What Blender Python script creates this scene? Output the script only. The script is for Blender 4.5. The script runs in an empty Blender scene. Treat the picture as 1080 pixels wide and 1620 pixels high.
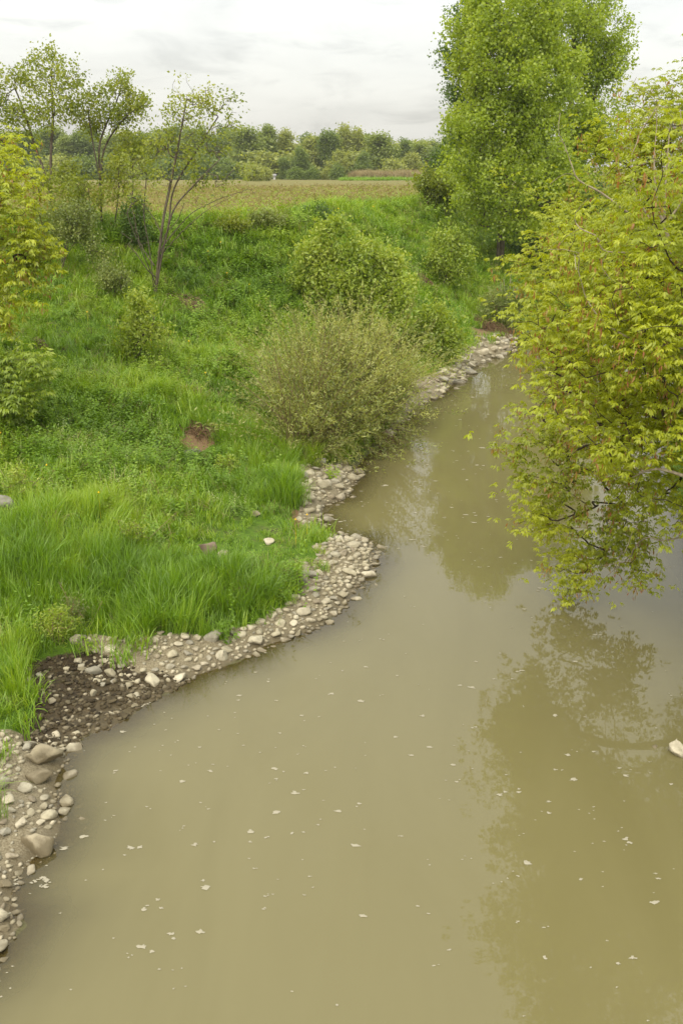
import bpy, math, random
import numpy as np
random.seed(7)
rng = np.random.default_rng(7)
S = bpy.context.scene
C = S.collection
R = math.radians
HAZE = True

# ------------------------------------------------------------------ camera
EYE = np.array([0.0, 0.0, 7.0]); PITCH = R(19.12); FPX = 1575.0   # eye on the bridge, 7 m above the water
cam = bpy.data.cameras.new('camera'); cam.sensor_fit = 'VERTICAL'; cam.sensor_height = 36; cam.lens = 35
cam.clip_start = 0.1; cam.clip_end = 6000
co = bpy.data.objects.new('camera', cam); C.objects.link(co)
co.location = EYE; co.rotation_euler = (math.pi/2 - PITCH, 0, 0); S.camera = co

# ------------------------------------------------------------------ sky, sun, exposure
SUN_EL, SUN_AZ = R(44), R(205)          # azimuth clockwise from +Y (behind the viewer, to the left)
w = bpy.data.worlds.new('World'); S.world = w; w.use_nodes = True
nt = w.node_tree; nt.nodes.clear(); N = nt.nodes.new; L = nt.links.new
def math_node(nt, op, a=None, b=None, clamp=False):
    n = nt.nodes.new('ShaderNodeMath'); n.operation = op; n.use_clamp = clamp
    for i, v in enumerate((a, b)):
        if v is None: continue
        if isinstance(v, (int, float)): n.inputs[i].default_value = v
        else: nt.links.new(v, n.inputs[i])
    return n.outputs[0]
def map_range(nt, v, a, b, c, d, smooth=True):
    n = nt.nodes.new('ShaderNodeMapRange'); n.interpolation_type = 'SMOOTHSTEP' if smooth else 'LINEAR'
    nt.links.new(v, n.inputs['Value'])
    for k, x in zip(('From Min', 'From Max', 'To Min', 'To Max'), (a, b, c, d)): n.inputs[k].default_value = x
    return n.outputs['Result']
out = N('ShaderNodeOutputWorld'); sky = N('ShaderNodeTexSky'); sky.sky_type = 'NISHITA'; sky.sun_disc = False
sky.sun_elevation = SUN_EL; sky.sun_rotation = SUN_AZ; sky.air_density = 1.0; sky.dust_density = 4.0
bg1 = N('ShaderNodeBackground'); bg1.inputs[1].default_value = 0.05; L(sky.outputs[0], bg1.inputs[0])
# the overcast layer: a cloud deck, brighter towards the zenith as a standard overcast sky is
tc = N('ShaderNodeTexCoord'); sp = N('ShaderNodeSeparateXYZ'); L(tc.outputs['Generated'], sp.inputs[0])
zc = math_node(nt, 'MAXIMUM', sp.outputs[2], 0.0)
den = math_node(nt, 'ADD', zc, 0.22)
cx = math_node(nt, 'DIVIDE', sp.outputs[0], den); cy = math_node(nt, 'DIVIDE', sp.outputs[1], den)
cb = N('ShaderNodeCombineXYZ'); L(cx, cb.inputs[0]); L(cy, cb.inputs[1])
def noise(nt, vec, scale, detail=4, rough=0.55, dist=0.0):
    n = nt.nodes.new('ShaderNodeTexNoise'); n.inputs['Scale'].default_value = scale; n.inputs['Detail'].default_value = detail
    n.inputs['Roughness'].default_value = rough; n.inputs['Distortion'].default_value = dist
    if vec is not None: nt.links.new(vec, n.inputs['Vector'])
    return n.outputs['Fac']
c1 = map_range(nt, noise(nt, cb.outputs[0], 1.1, 6, 0.55, 0.4), 0.30, 0.60, 0.82, 0.97)
c2 = map_range(nt, noise(nt, cb.outputs[0], 3.1, 5, 0.6, 0.6), 0.48, 0.70, 1.0, 0.84)
grad = map_range(nt, zc, 0.0, 1.0, 0.745, 2.5, False)
lum = math_node(nt, 'MULTIPLY', math_node(nt, 'MULTIPLY', c1, c2), grad)
bg2 = N('ShaderNodeBackground'); bg2.inputs[0].default_value = (1.0, 0.98, 0.905, 1); L(lum, bg2.inputs[1])
ad = N('ShaderNodeAddShader'); L(bg1.outputs[0], ad.inputs[0]); L(bg2.outputs[0], ad.inputs[1]); L(ad.outputs[0], out.inputs[0])
sl = bpy.data.lights.new('sun', 'SUN'); sl.energy = 1.5; sl.angle = R(25); sl.color = (1, 0.94, 0.80)
so = bpy.data.objects.new('sun', sl); C.objects.link(so); so.location = (0, 0, 60)
so.rotation_euler = (math.pi/2 - SUN_EL, 0, math.pi - SUN_AZ)
vs = S.view_settings; vs.view_transform = 'Standard'; vs.look = 'None'; vs.exposure = 0.0; vs.gamma = 1.0; vs.use_curve_mapping = False
S.cycles.max_bounces = 8; S.cycles.diffuse_bounces = 4; S.cycles.transparent_max_bounces = 12
S.cycles.transmission_bounces = 4; S.cycles.use_denoising = True

# ------------------------------------------------------------------ tagging helpers
def tag(o, label=None, cat=None, group=None, kind=None):
    for k, v in (('label', label), ('category', cat), ('group', group), ('kind', kind)):
        if v: o[k] = v
    return o
def link(name, data, parent=None, loc=None):
    o = bpy.data.objects.new(name, data); C.objects.link(o)
    if parent: o.parent = parent
    if loc is not None: o.location = loc
    return o
def mesh(name, v, f, mat=None, smooth=False, attrs=None, fmats=None):
    """v (n,3) floats; f an (m,3) or (m,4) int array, or a list of such arrays"""
    me = bpy.data.meshes.new(name)
    fs = f if isinstance(f, list) else [f]
    fs = [np.asarray(a, np.int32) for a in fs if len(a)]
    v = np.asarray(v, np.float32)
    me.vertices.add(len(v)); me.vertices.foreach_set('co', v.ravel())
    loops = np.concatenate([a.ravel() for a in fs]); cnt = np.concatenate([np.full(len(a), a.shape[1], np.int32) for a in fs])
    me.loops.add(len(loops)); me.loops.foreach_set('vertex_index', loops)
    me.polygons.add(len(cnt)); start = np.concatenate([[0], np.cumsum(cnt)[:-1]]).astype(np.int32)
    me.polygons.foreach_set('loop_start', start); me.polygons.foreach_set('loop_total', cnt)
    if smooth: me.polygons.foreach_set('use_smooth', np.ones(len(cnt), bool))
    for m in (mat if isinstance(mat, (list, tuple)) else [mat]):
        if m: me.materials.append(m)
    if fmats is not None: me.polygons.foreach_set('material_index', np.asarray(fmats, np.int32))
    for k, a in (attrs or {}).items():
        at = me.attributes.new(k, 'FLOAT', 'POINT'); at.data.foreach_set('value', np.asarray(a, np.float32))
    me.update(calc_edges=True); me.validate(clean_customdata=False)
    return me

# ------------------------------------------------------------------ survey: rays from the eye, noise, the lie of the land
_f = np.array([0, math.cos(PITCH), -math.sin(PITCH)]); _u = np.array([0, math.sin(PITCH), math.cos(PITCH)]); _r = np.array([1.0, 0, 0])
def ray(px, py): return _r*(px-540)/FPX + _u*(810-py)/FPX + _f
def at(px, py, Y):                     # the point of that sight line Y metres ahead
    d = ray(px, py); return EYE + d*(Y/d[1])
def onz(px, py, z):
    d = ray(px, py); return EYE + d*((z-7.0)/d[2])
def project(p):
    q = np.asarray(p, float) - EYE; dep = q @ _f
    return 540 + FPX*(q @ _r)/dep, 810 - FPX*(q @ _u)/dep, dep
_tab = rng.random((256, 256))
def vnoise(x, y, s=1.0, seed=0):
    x = np.asarray(x)*s + seed*17.3; y = np.asarray(y)*s + seed*9.1
    i = np.floor(x).astype(int); j = np.floor(y).astype(int); a = x-i; b = y-j; a = a*a*(3-2*a); b = b*b*(3-2*b)
    t = lambda p, q: _tab[p & 255, q & 255]
    return (t(i, j)*(1-a)+t(i+1, j)*a)*(1-b) + (t(i, j+1)*(1-a)+t(i+1, j+1)*a)*b
def fbm(x, y, s=1.0, oct=4, seed=0):
    r = 0; amp = 0.5
    for k in range(oct): r = r + amp*vnoise(x, y, s*2**k, seed+k); amp *= .5
    return r/(1-0.5**oct)
def smooth_line(P, n=6, jit=0.0, seed=1):
    P = np.asarray(P, float); Q = []
    for i in range(len(P)-1):
        p0 = P[max(i-1, 0)]; p1 = P[i]; p2 = P[i+1]; p3 = P[min(i+2, len(P)-1)]
        for k in range(n):
            t = k/n; Q.append(.5*((2*p1)+(p2-p0)*t+(2*p0-5*p1+4*p2-p3)*t*t+(3*p1-p0-3*p2+p3)*t**3))
    Q.append(P[-1]); Q = np.array(Q)
    if jit:
        Q[1:-1, 0] += (fbm(np.arange(len(Q)-2), 0*Q[1:-1, 0]+seed, .45, 2, seed)-.5)*2*jit
        Q[1:-1, 1] += (fbm(np.arange(len(Q)-2), 0*Q[1:-1, 0]+seed+40, .45, 2, seed)-.5)*2*jit
    return Q
def poly_dist(x, y, P):
    d = np.full(x.shape, 1e9)
    for a, b in zip(P[:-1], P[1:]):
        e = b-a; l2 = e @ e
        if l2 < 1e-9: continue
        t = np.clip(((x-a[0])*e[0]+(y-a[1])*e[1])/l2, 0, 1)
        d = np.minimum(d, np.hypot(x-a[0]-t*e[0], y-a[1]-t*e[1]))
    return d
def inside(x, y, P):
    r = np.zeros(x.shape, bool); n = len(P)
    for i in range(n):
        a = P[i]; b = P[(i+1) % n]
        if a[1] == b[1]: continue
        c = ((a[1] > y) != (b[1] > y)) & (x < (b[0]-a[0])*(y-a[1])/(b[1]-a[1])+a[0]); r ^= c
    return r
_lw = [(6, 1505), (14, 1440), (28, 1392), (84, 1318), (82, 1262), (96, 1205), (128, 1172), (200, 1135), (262, 1098), (305, 1070), (372, 1046),
       (432, 1020), (502, 992), (546, 958), (572, 918), (594, 880), (575, 856), (528, 846), (505, 826), (512, 800), (545, 785), (563, 755), (570, 730), (600, 706),
       (632, 672), (662, 640), (700, 622), (735, 592), (765, 570), (806, 556), (822, 532)]
SHORE_L = smooth_line([(-9, -14), (-7, -4), (-5.0, 4.5)] + [tuple(onz(a, b, 0)[:2]) for a, b in _lw] + [(10.5, 47.5), (15, 51.5), (25, 55), (60, 60), (300, 80)], 5, .10)
SHORE_R = smooth_line([(6.5, -14), (5.9, 0), (5.4, 6), (5.3, 10), (6.1, 14), (6.75, 17.6), (7.6, 22), (9.3, 28), (11.5, 34), (14.2, 40.5), (19, 45), (30, 48), (60, 52), (300, 70)], 5, .12, 3)
RIVER = np.vstack([SHORE_L, SHORE_R[::-1]])
FZ = 5.2
_fe = [(-120, 356), (0, 354), (180, 350), (300, 346), (400, 343), (480, 340), (560, 329), (620, 323), (670, 318), (715, 310)]
EDGE = smooth_line([(-60, -60), (-26, 0), (-19, 18), (-16, 28)] + [tuple(onz(a, b, FZ)[:2]) for a, b in _fe] + [(14, 72), (26, 80), (60, 88), (300, 110)], 4, .3, 5)
FIELD = np.vstack([EDGE, [(600, 110), (3000, 3000), (-3000, 3000), (-3000, -60)]])
BUMPS = []          # (x, y, radius, height)
def height(x, y, fine=True):
    x = np.asarray(x, float); y = np.asarray(y, float); sh = x.shape; x = x.ravel(); y = y.ravel()
    z = np.zeros(x.shape)
    near = (np.abs(x) < 400) & (y < 200)
    dl = np.full(x.shape, 1e3); dr = np.full(x.shape, 1e3); de = np.full(x.shape, 1e3); wat = np.zeros(x.shape, bool)
    dl[near] = poly_dist(x[near], y[near], SHORE_L); dr[near] = poly_dist(x[near], y[near], SHORE_R); de[near] = poly_dist(x[near], y[near], EDGE)
    wat[near] = inside(x[near], y[near], RIVER); fld = inside(x, y, FIELD)
    dw = np.minimum(dl, dr)
    # left bank between the water and the field edge
    t = dl/(dl+de+1e-6)
    s = np.interp(t, [0, .05, .16, .32, .5, .7, .86, .95, 1], [0, .055, .12, .23, .40, .64, .86, .96, 1.0])
    zl = FZ*s + (fbm(x, y, .35, 3, 2)-.5)*1.1*np.clip(t*4, 0, 1)*np.clip((1-t)*5, 0, 1)
    zf = FZ - .0035*np.clip(de, 0, 300) + (fbm(x, y, .25, 2, 5)-.5)*.10*np.clip(de/2, 0, 1)
    zr = np.interp(dr, [0, .4, 1.5, 4, 8, 14, 60], [0, .35, .8, 1.9, 3.4, 4.6, 5.0]) + (fbm(x, y, .5, 3, 9)-.5)*.6*np.clip(dr, 0, 1)
    z = np.where(fld, zf, np.where(dl < dr, zl, zr))
    z = np.where(wat, -np.interp(dw, [0, .3, 1, 2.5, 6], [0, .06, .28, .7, 1.3]), z)
    for bx, by, br, bh in BUMPS: z = z + bh*np.exp(-((x-bx)**2+(y-by)**2)/br**2)*(~wat)
    if fine:
        z = z + (fbm(x, y, 2.2, 3, 11)-.5)*.14*np.clip(dw*1.2, 0, 1)*np.where(fld, .4, 1)
    return z.reshape(sh)
def W(px, py):                         # where that sight line meets the ground
    d = ray(px, py); t = np.concatenate([np.arange(5, 64, .5), np.arange(64, 400, 4)])
    for _ in range(2):
        p = EYE + d*t[:, None]; g = height(p[:, 0], p[:, 1]); k = np.argmax(p[:, 2] < g)
        if p[k, 2] >= g[k]: k = len(t)-1
        t = np.linspace(t[max(k-1, 0)], t[k], 12)
    q = p[k].copy(); q[2] = float(height(q[0:1], q[1:2])[0]); return q
def hz(x, y): return float(height(np.array([x]), np.array([y]))[0])
for px, py, br, bh in [(270, 655, 1.3, .45), (180, 640, 1.2, .25), (365, 590, 1.1, .45), (120, 900, 1.2, .25), (330, 930, 1.0, .2), (450, 780, .8, .25), (620, 440, 1.5, .3), (560, 350, 2, .3)]:
    q = W(px, py); BUMPS.append((q[0], q[1], br, bh))
def region(pts): return np.array([W(a, b)[:2] for a, b in pts])
Z_GRAVEL = [region(p) for p in (
    [(120, 1008), (230, 1008), (330, 1010), (392, 974), (446, 956), (468, 914), (500, 876), (518, 850), (560, 844), (602, 868), (604, 900), (575, 950), (525, 994), (440, 1024), (370, 1054), (300, 1076), (230, 1078), (150, 1062)],
    [(-160, 1160), (60, 1162), (130, 1178), (124, 1230), (118, 1262), (120, 1320), (66, 1380), (50, 1420), (44, 1490), (30, 1560), (-200, 1640)],
    [(470, 742), (520, 735), (545, 728), (576, 752), (552, 790), (516, 832), (482, 838), (474, 800)],
    [(652, 598), (700, 580), (750, 566), (752, 600), (705, 628), (666, 648), (622, 694), (596, 694), (630, 640)],
    [(700, 578), (738, 548), (812, 528), (826, 560), (764, 574), (704, 604)])]
Z_MUD = region([(38, 1038), (130, 1020), (230, 1060), (296, 1066), (306, 1078), (204, 1140), (130, 1176), (98, 1190), (24, 1184), (18, 1150), (44, 1100)])
Z_DIRT = [region(p) for p in ([(286, 690), (300, 680), (338, 682), (342, 700), (318, 716), (290, 714)], [(660, 448), (690, 446), (694, 460), (664, 462)], [(270, 470), (296, 472), (322, 490), (310, 498), (280, 482)],
    [(735, 520), (800, 505), (815, 525), (760, 535)], [(470, 800), (490, 830), (470, 840), (455, 820)])]
def in_any(x, y, Zs):
    r = np.zeros(np.shape(x), bool)
    for z in Zs: r |= inside(x, y, z)
    return r

def warp(x, y): return x+(fbm(x, y, 1.6, 3, 51)-.5)*.5, y+(fbm(x, y, 1.6, 3, 57)-.5)*.5
def in_gravel(x, y): return in_any(*warp(x, y), Z_GRAVEL)
def in_mud(x, y): return inside(*warp(x, y), Z_MUD)
def in_dirt(x, y): return in_any(x, y, Z_DIRT)

# ------------------------------------------------------------------ materials
def new_mat(name):
    m = bpy.data.materials.new(name); m.use_nodes = True; t = m.node_tree; t.nodes.clear()
    o = t.nodes.new('ShaderNodeOutputMaterial'); return m, t, o
def ramp(t, fac, stops, interp='LINEAR'):
    n = t.nodes.new('ShaderNodeValToRGB'); n.color_ramp.interpolation = interp
    while len(n.color_ramp.elements) < len(stops): n.color_ramp.elements.new(.5)
    for e, (p, c) in zip(n.color_ramp.elements, stops): e.position = p; e.color = (*c, 1)
    if fac is not None: t.links.new(fac, n.inputs[0])
    return n.outputs[0]
def mix(t, fac, a, b, mode='MIX'):
    n = t.nodes.new('ShaderNodeMix'); n.data_type = 'RGBA'; n.blend_type = mode
    for i, v in ((0, fac), (6, a), (7, b)):
        if isinstance(v, (int, float)): n.inputs[i].default_value = v
        elif isinstance(v, tuple): n.inputs[i].default_value = (*v, 1)
        else: t.links.new(v, n.inputs[i])
    return n.outputs[2]
def attr(t, name, kind='GEOMETRY'):
    n = t.nodes.new('ShaderNodeAttribute'); n.attribute_type = kind; n.attribute_name = name; return n.outputs['Fac']
def pos(t): return t.nodes.new('ShaderNodeNewGeometry').outputs['Position']
def obj_co(t): return t.nodes.new('ShaderNodeTexCoord').outputs['Object']
def bump(t, h, strength, dist):
    n = t.nodes.new('ShaderNodeBump'); n.inputs['Strength'].default_value = strength; n.inputs['Distance'].default_value = dist
    t.links.new(h, n.inputs['Height']); return n.outputs[0]
def principled(t, o, col, rough=.9, normal=None, spec=.3):
    b = t.nodes.new('ShaderNodeBsdfPrincipled'); b.inputs['Specular IOR Level'].default_value = spec
    for k, v in (('Base Color', col), ('Roughness', rough)):
        if isinstance(v, tuple): b.inputs[k].default_value = (*v, 1)
        elif isinstance(v, (int, float)): b.inputs[k].default_value = v
        else: t.links.new(v, b.inputs[k])
    if normal is not None: t.links.new(normal, b.inputs['Normal'])
    t.links.new(b.outputs[0], o.inputs[0]); return b
def leaf_mat(name, dark, mid, light, trans=.38, gloss=.05, inst=False, extra=None):
    m, t, o = new_mat(name)
    f = attr(t, 'tint')
    if inst:
        f = math_node(t, 'ADD', math_node(t, 'MULTIPLY', f, .45), math_node(t, 'MULTIPLY', attr(t, 'ptint', 'INSTANCER'), .55))
    k = 1.08 if inst else 1.2
    dark, mid, light = [tuple(min(.62, a*k) for a in c_) for c_ in (dark, mid, light)]
    stops = [(0.05, dark), (.5, mid), (.95, light)]
    if extra: stops.append((1.0, extra))
    c = ramp(t, f, stops)
    d = t.nodes.new('ShaderNodeBsdfDiffuse'); tr = t.nodes.new('ShaderNodeBsdfTranslucent'); g = t.nodes.new('ShaderNodeBsdfGlossy'); g.inputs['Roughness'].default_value = .5
    t.links.new(c, d.inputs[0]); t.links.new(mix(t, 1.0, c, (1.25, 1.15, .55), 'MULTIPLY'), tr.inputs[0])
    m1 = t.nodes.new('ShaderNodeMixShader'); m1.inputs[0].default_value = trans; t.links.new(d.outputs[0], m1.inputs[1]); t.links.new(tr.outputs[0], m1.inputs[2])
    m2 = t.nodes.new('ShaderNodeMixShader'); m2.inputs[0].default_value = gloss; t.links.new(m1.outputs[0], m2.inputs[1]); t.links.new(g.outputs[0], m2.inputs[2])
    t.links.new(m2.outputs[0], o.inputs[0]); return m
def bark_mat(name, a, b, scale=14):
    m, t, o = new_mat(name); v = obj_co(t)
    mp = t.nodes.new('ShaderNodeMapping'); mp.inputs['Scale'].default_value = (1, 1, .25); t.links.new(v, mp.inputs[0])
    f = noise(t, mp.outputs[0], scale, 6, .65)
    principled(t, o, ramp(t, f, [(.3, a), (.7, b)]), .95, bump(t, f, .6, .02), .1); return m
M = {}
M['bark'] = bark_mat('bark_grey_brown', (.055, .043, .03), (.19, .155, .115))
M['bark_dark'] = bark_mat('bark_dark', (.035, .026, .016), (.10, .075, .05))
M['bark_pale'] = bark_mat('bark_pale_dead', (.22, .17, .115), (.42, .36, .27), 20)
M['bark_willow'] = bark_mat('bark_willow', (.16, .11, .055), (.33, .25, .14), 20)
M['box_leaf'] = leaf_mat('box_elder_leaf', (.16, .205, .006), (.31, .36, .010), (.435, .47, .022), .5)
M['box_leaf2'] = leaf_mat('box_elder_leaf_green', (.10, .17, .010), (.23, .31, .018), (.34, .40, .04), .46)
M['key'] = leaf_mat('seed_key', (.24, .20, .03), (.30, .18, .04), (.34, .11, .045), .4)
M['maple_leaf'] = leaf_mat('maple_leaf', (.11, .155, .010), (.215, .265, .018), (.35, .37, .045), .5)
M['poplar_leaf'] = leaf_mat('poplar_leaf', (.14, .205, .009), (.275, .365, .018), (.40, .475, .045), .52)
M['dark_leaf'] = leaf_mat('dark_leaf', (.04, .085, .010), (.085, .155, .016), (.15, .22, .03), .4)
M['sage_leaf'] = leaf_mat('sage_leaf', (.09, .13, .022), (.175, .22, .042), (.30, .33, .10), .42)
M['lime_leaf'] = leaf_mat('lime_leaf', (.13, .20, .014), (.26, .345, .027), (.40, .45, .08), .46)
M['willow_leaf'] = leaf_mat('willow_leaf', (.14, .18, .03), (.26, .295, .06), (.40, .42, .14), .45)
M['grass'] = leaf_mat('grass_blade', (.08, .175, .003), (.185, .33, .005), (.34, .45, .02), .4, .06, True)
M['weed'] = leaf_mat('weed_leaf', (.07, .15, .004), (.165, .29, .006), (.31, .41, .028), .35, .05, True)
M['dry'] = leaf_mat('dry_grass', (.15, .12, .045), (.25, .21, .08), (.36, .31, .14), .25, .03, True)
M['straw'] = leaf_mat('straw', (.15, .12, .038), (.23, .19, .06), (.32, .27, .105), .2, .03, True)
M['reed'] = leaf_mat('reed', (.22, .175, .085), (.31, .25, .125), (.40, .335, .18), .2, .03, True)
M['white_bud'] = leaf_mat('weed_bud', (.25, .30, .08), (.38, .42, .16), (.52, .54, .28), .3, .03, True)
m, t, o = new_mat('flower_yellow'); principled(t, o, (.75, .50, .01), .7); M['yellow'] = m

def ground_mat():
    m, t, o = new_mat('ground'); p = pos(t)
    n1 = noise(t, p, 1.3, 6, .6); n2 = noise(t, p, 9, 6, .65); n3 = noise(t, p, 45, 4, .7)
    soil = ramp(t, n2, [(.3, (.045, .034, .016)), (.55, (.10, .075, .035)), (.75, (.17, .13, .065))])
    green = ramp(t, n2, [(.3, (.05, .10, .006)), (.7, (.11, .20, .010))])
    base = mix(t, map_range(t, n1, .25, .5, 0, 1), soil, green)
    # field: rows of young green between last year's straw
    mp = t.nodes.new('ShaderNodeMapping'); mp.inputs['Scale'].default_value = (.05, .32, 1); mp.inputs['Rotation'].default_value = (0, 0, R(4)); t.links.new(p, mp.inputs[0])
    band = noise(t, mp.outputs[0], 1.0, 4, .6)
    mp2 = t.nodes.new('ShaderNodeMapping'); mp2.inputs['Scale'].default_value = (1.2, 4.5, 1); t.links.new(p, mp2.inputs[0])
    spk = noise(t, mp2.outputs[0], 2.2, 5, .75)
    straw = ramp(t, spk, [(.36, (.075, .058, .014)), (.5, (.165, .138, .032)), (.62, (.30, .25, .075))])
    sprout = ramp(t, spk, [(.34, (.085, .09, .018)), (.5, (.155, .155, .032)), (.66, (.25, .225, .065))])
    # further out the sprouts hide more of the straw
    sy = t.nodes.new('ShaderNodeSeparateXYZ'); t.links.new(p, sy.inputs[0])
    far = map_range(t, sy.outputs[1], 45, 75, 0.15, .75)
    gm = math_node(t, 'MULTIPLY', map_range(t, band, .30, .62, .15, 1.0), far)
    field = mix(t, gm, straw, sprout)
    fe = math_node(t, 'ADD', attr(t, 'field'), math_node(t, 'MULTIPLY', math_node(t, 'SUBTRACT', n1, .5), .5))
    c = mix(t, map_range(t, fe, .35, .65, 0, 1), base, field)
    jit = math_node(t, 'MULTIPLY', math_node(t, 'SUBTRACT', n2, .5), .7)
    dirt = ramp(t, n3, [(.3, (.12, .075, .035)), (.7, (.26, .17, .085))])
    c = mix(t, map_range(t, math_node(t, 'ADD', attr(t, 'dirt'), jit), .4, .6, 0, 1), c, dirt)
    grav = ramp(t, n3, [(.3, (.13, .105, .06)), (.5, (.24, .20, .125)), (.7, (.36, .32, .215))])
    c = mix(t, map_range(t, math_node(t, 'ADD', attr(t, 'gravel'), jit), .35, .6, 0, 1), c, grav)
    mudc = ramp(t, n2, [(.35, (.022, .014, .006)), (.52, (.05, .034, .014)), (.7, (.10, .072, .032))])
    mk = map_range(t, math_node(t, 'ADD', attr(t, 'mud'), jit), .4, .6, 0, 1)
    c = mix(t, mk, c, mudc)
    # silt that the river wets and leaves behind at its edge
    sz = t.nodes.new('ShaderNodeSeparateXYZ'); t.links.new(p, sz.inputs[0])
    wet = map_range(t, math_node(t, 'ADD', sz.outputs[2], math_node(t, 'MULTIPLY', math_node(t, 'SUBTRACT', n2, .5), .12)), .0, .12, 1, 0)
    c = mix(t, math_node(t, 'MULTIPLY', wet, .6), c, (.10, .078, .04))
    c = mix(t, map_range(t, sz.outputs[2], -.03, .05, .98, 0), c, ramp(t, n2, [(.3, (.075, .058, .028)), (.7, (.15, .12, .06))]))
    rg = map_range(t, math_node(t, 'MAXIMUM', wet, mk), 0, 1, .95, .45)
    h = math_node(t, 'ADD', n2, math_node(t, 'MULTIPLY', n3, .5))
    principled(t, o, c, rg, bump(t, h, .7, .05), .3); return m
M['ground'] = ground_mat()
def water_mat():
    m, t, o = new_mat('murky_water'); p = pos(t)
    mpf = t.nodes.new('ShaderNodeMapping'); mpf.inputs['Scale'].default_value = (1.4, .35, 1); mpf.inputs['Rotation'].default_value = (0, 0, R(-14)); t.links.new(p, mpf.inputs[0])
    n1 = noise(t, mpf.outputs[0], .6, 5, .6, 1.0)
    body = t.nodes.new('ShaderNodeBsdfDiffuse'); t.links.new(ramp(t, n1, [(.3, (.158, .139, .058)), (.7, (.172, .152, .066))]), body.inputs[0])
    tr = t.nodes.new('ShaderNodeBsdfTransparent'); tr.inputs[0].default_value = (.85, .76, .52, 1)
    mp = t.nodes.new('ShaderNodeMapping'); mp.inputs['Scale'].default_value = (1.0, 1.5, 1); t.links.new(p, mp.inputs[0])
    w1 = noise(t, mp.outputs[0], 2.2, 2, .5, .3); w2 = noise(t, mp.outputs[0], 11, 2, .5)
    calm = map_range(t, noise(t, p, .22, 2, .5), .42, .62, .25, 1.0)
    h = math_node(t, 'MULTIPLY', math_node(t, 'ADD', w1, math_node(t, 'MULTIPLY', w2, .12)), calm)
    nb = bump(t, h, .3, .010)
    gl = t.nodes.new('ShaderNodeBsdfGlossy'); gl.inputs['Roughness'].default_value = .012; t.links.new(nb, gl.inputs['Normal'])
    fr = t.nodes.new('ShaderNodeFresnel'); fr.inputs['IOR'].default_value = 1.42; t.links.new(nb, fr.inputs['Normal'])
    m1 = t.nodes.new('ShaderNodeMixShader'); t.links.new(attr(t, 'murk'), m1.inputs[0]); t.links.new(tr.outputs[0], m1.inputs[1]); t.links.new(body.outputs[0], m1.inputs[2])
    m2 = t.nodes.new('ShaderNodeMixShader'); t.links.new(fr.outputs[0], m2.inputs[0]); t.links.new(m1.outputs[0], m2.inputs[1]); t.links.new(gl.outputs[0], m2.inputs[2])
    t.links.new(m2.outputs[0], o.inputs[0]); return m
M['water'] = water_mat()
def stone_mat(name, cols, mud_to=.10):
    m, t, o = new_mat(name); p = pos(t); v = obj_co(t)
    r = t.nodes.new('ShaderNodeObjectInfo').outputs['Random']
    ve = t.nodes.new('ShaderNodeVectorMath'); ve.operation = 'ADD'; t.links.new(p, ve.inputs[0]); cbx = t.nodes.new('ShaderNodeCombineXYZ'); t.links.new(math_node(t, 'MULTIPLY', r, 50.0), cbx.inputs[0]); t.links.new(cbx.outputs[0], ve.inputs[1])
    n1 = noise(t, ve.outputs[0], 7, 5, .6); n2 = noise(t, ve.outputs[0], 40, 5, .7)
    c = ramp(t, r, cols)
    c = mix(t, 1.0, c, ramp(t, n1, [(.3, (.72, .70, .66)), (.6, (1.05, 1.04, 1.0)), (.75, (1.2, 1.2, 1.15))]), 'MULTIPLY')
    c = mix(t, map_range(t, n2, .55, .72, 0, .45), c, (.10, .085, .055))
    sz = t.nodes.new('ShaderNodeSeparateXYZ'); t.links.new(p, sz.inputs[0])
    wet = map_range(t, math_node(t, 'ADD', sz.outputs[2], math_node(t, 'MULTIPLY', math_node(t, 'SUBTRACT', n1, .5), .14)), mud_to-.05, mud_to+.05, 1, 0)
    c = mix(t, math_node(t, 'MULTIPLY', wet, .78), c, (.125, .098, .052))
    principled(t, o, c, map_range(t, wet, 0, 1, .9, .55), bump(t, math_node(t, 'ADD', n1, math_node(t, 'MULTIPLY', n2, .35)), .5, .03), .25); return m
PALE = [(0, (.33, .295, .21)), (.3, (.47, .425, .31)), (.5, (.29, .27, .22)), (.65, (.43, .39, .29)), (.85, (.54, .49, .375)), (1, (.25, .21, .15))]
M['stone'] = stone_mat('pale_river_stone', PALE, .045)
M['stone_muddy'] = stone_mat('muddy_stone', [(0, (.30, .26, .18)), (1, (.40, .35, .25))], .17)
M['stone_wet'] = stone_mat('wet_dark_stone', [(0, (.05, .04, .022)), (.5, (.10, .08, .045)), (.85, (.17, .145, .095)), (1, (.30, .26, .18))], -.5)
M['stone_grey'] = stone_mat('grey_stone', [(0, (.22, .21, .18)), (1, (.28, .265, .225))], -.5)
M['stone_brown'] = stone_mat('brown_stone', [(0, (.20, .145, .115)), (1, (.24, .18, .14))], -.5)
m, t, o = new_mat('foam'); principled(t, o, (.34, .31, .225), .8, bump(t, noise(t, pos(t), 90, 3), .4, .01)); M['foam'] = m

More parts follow.
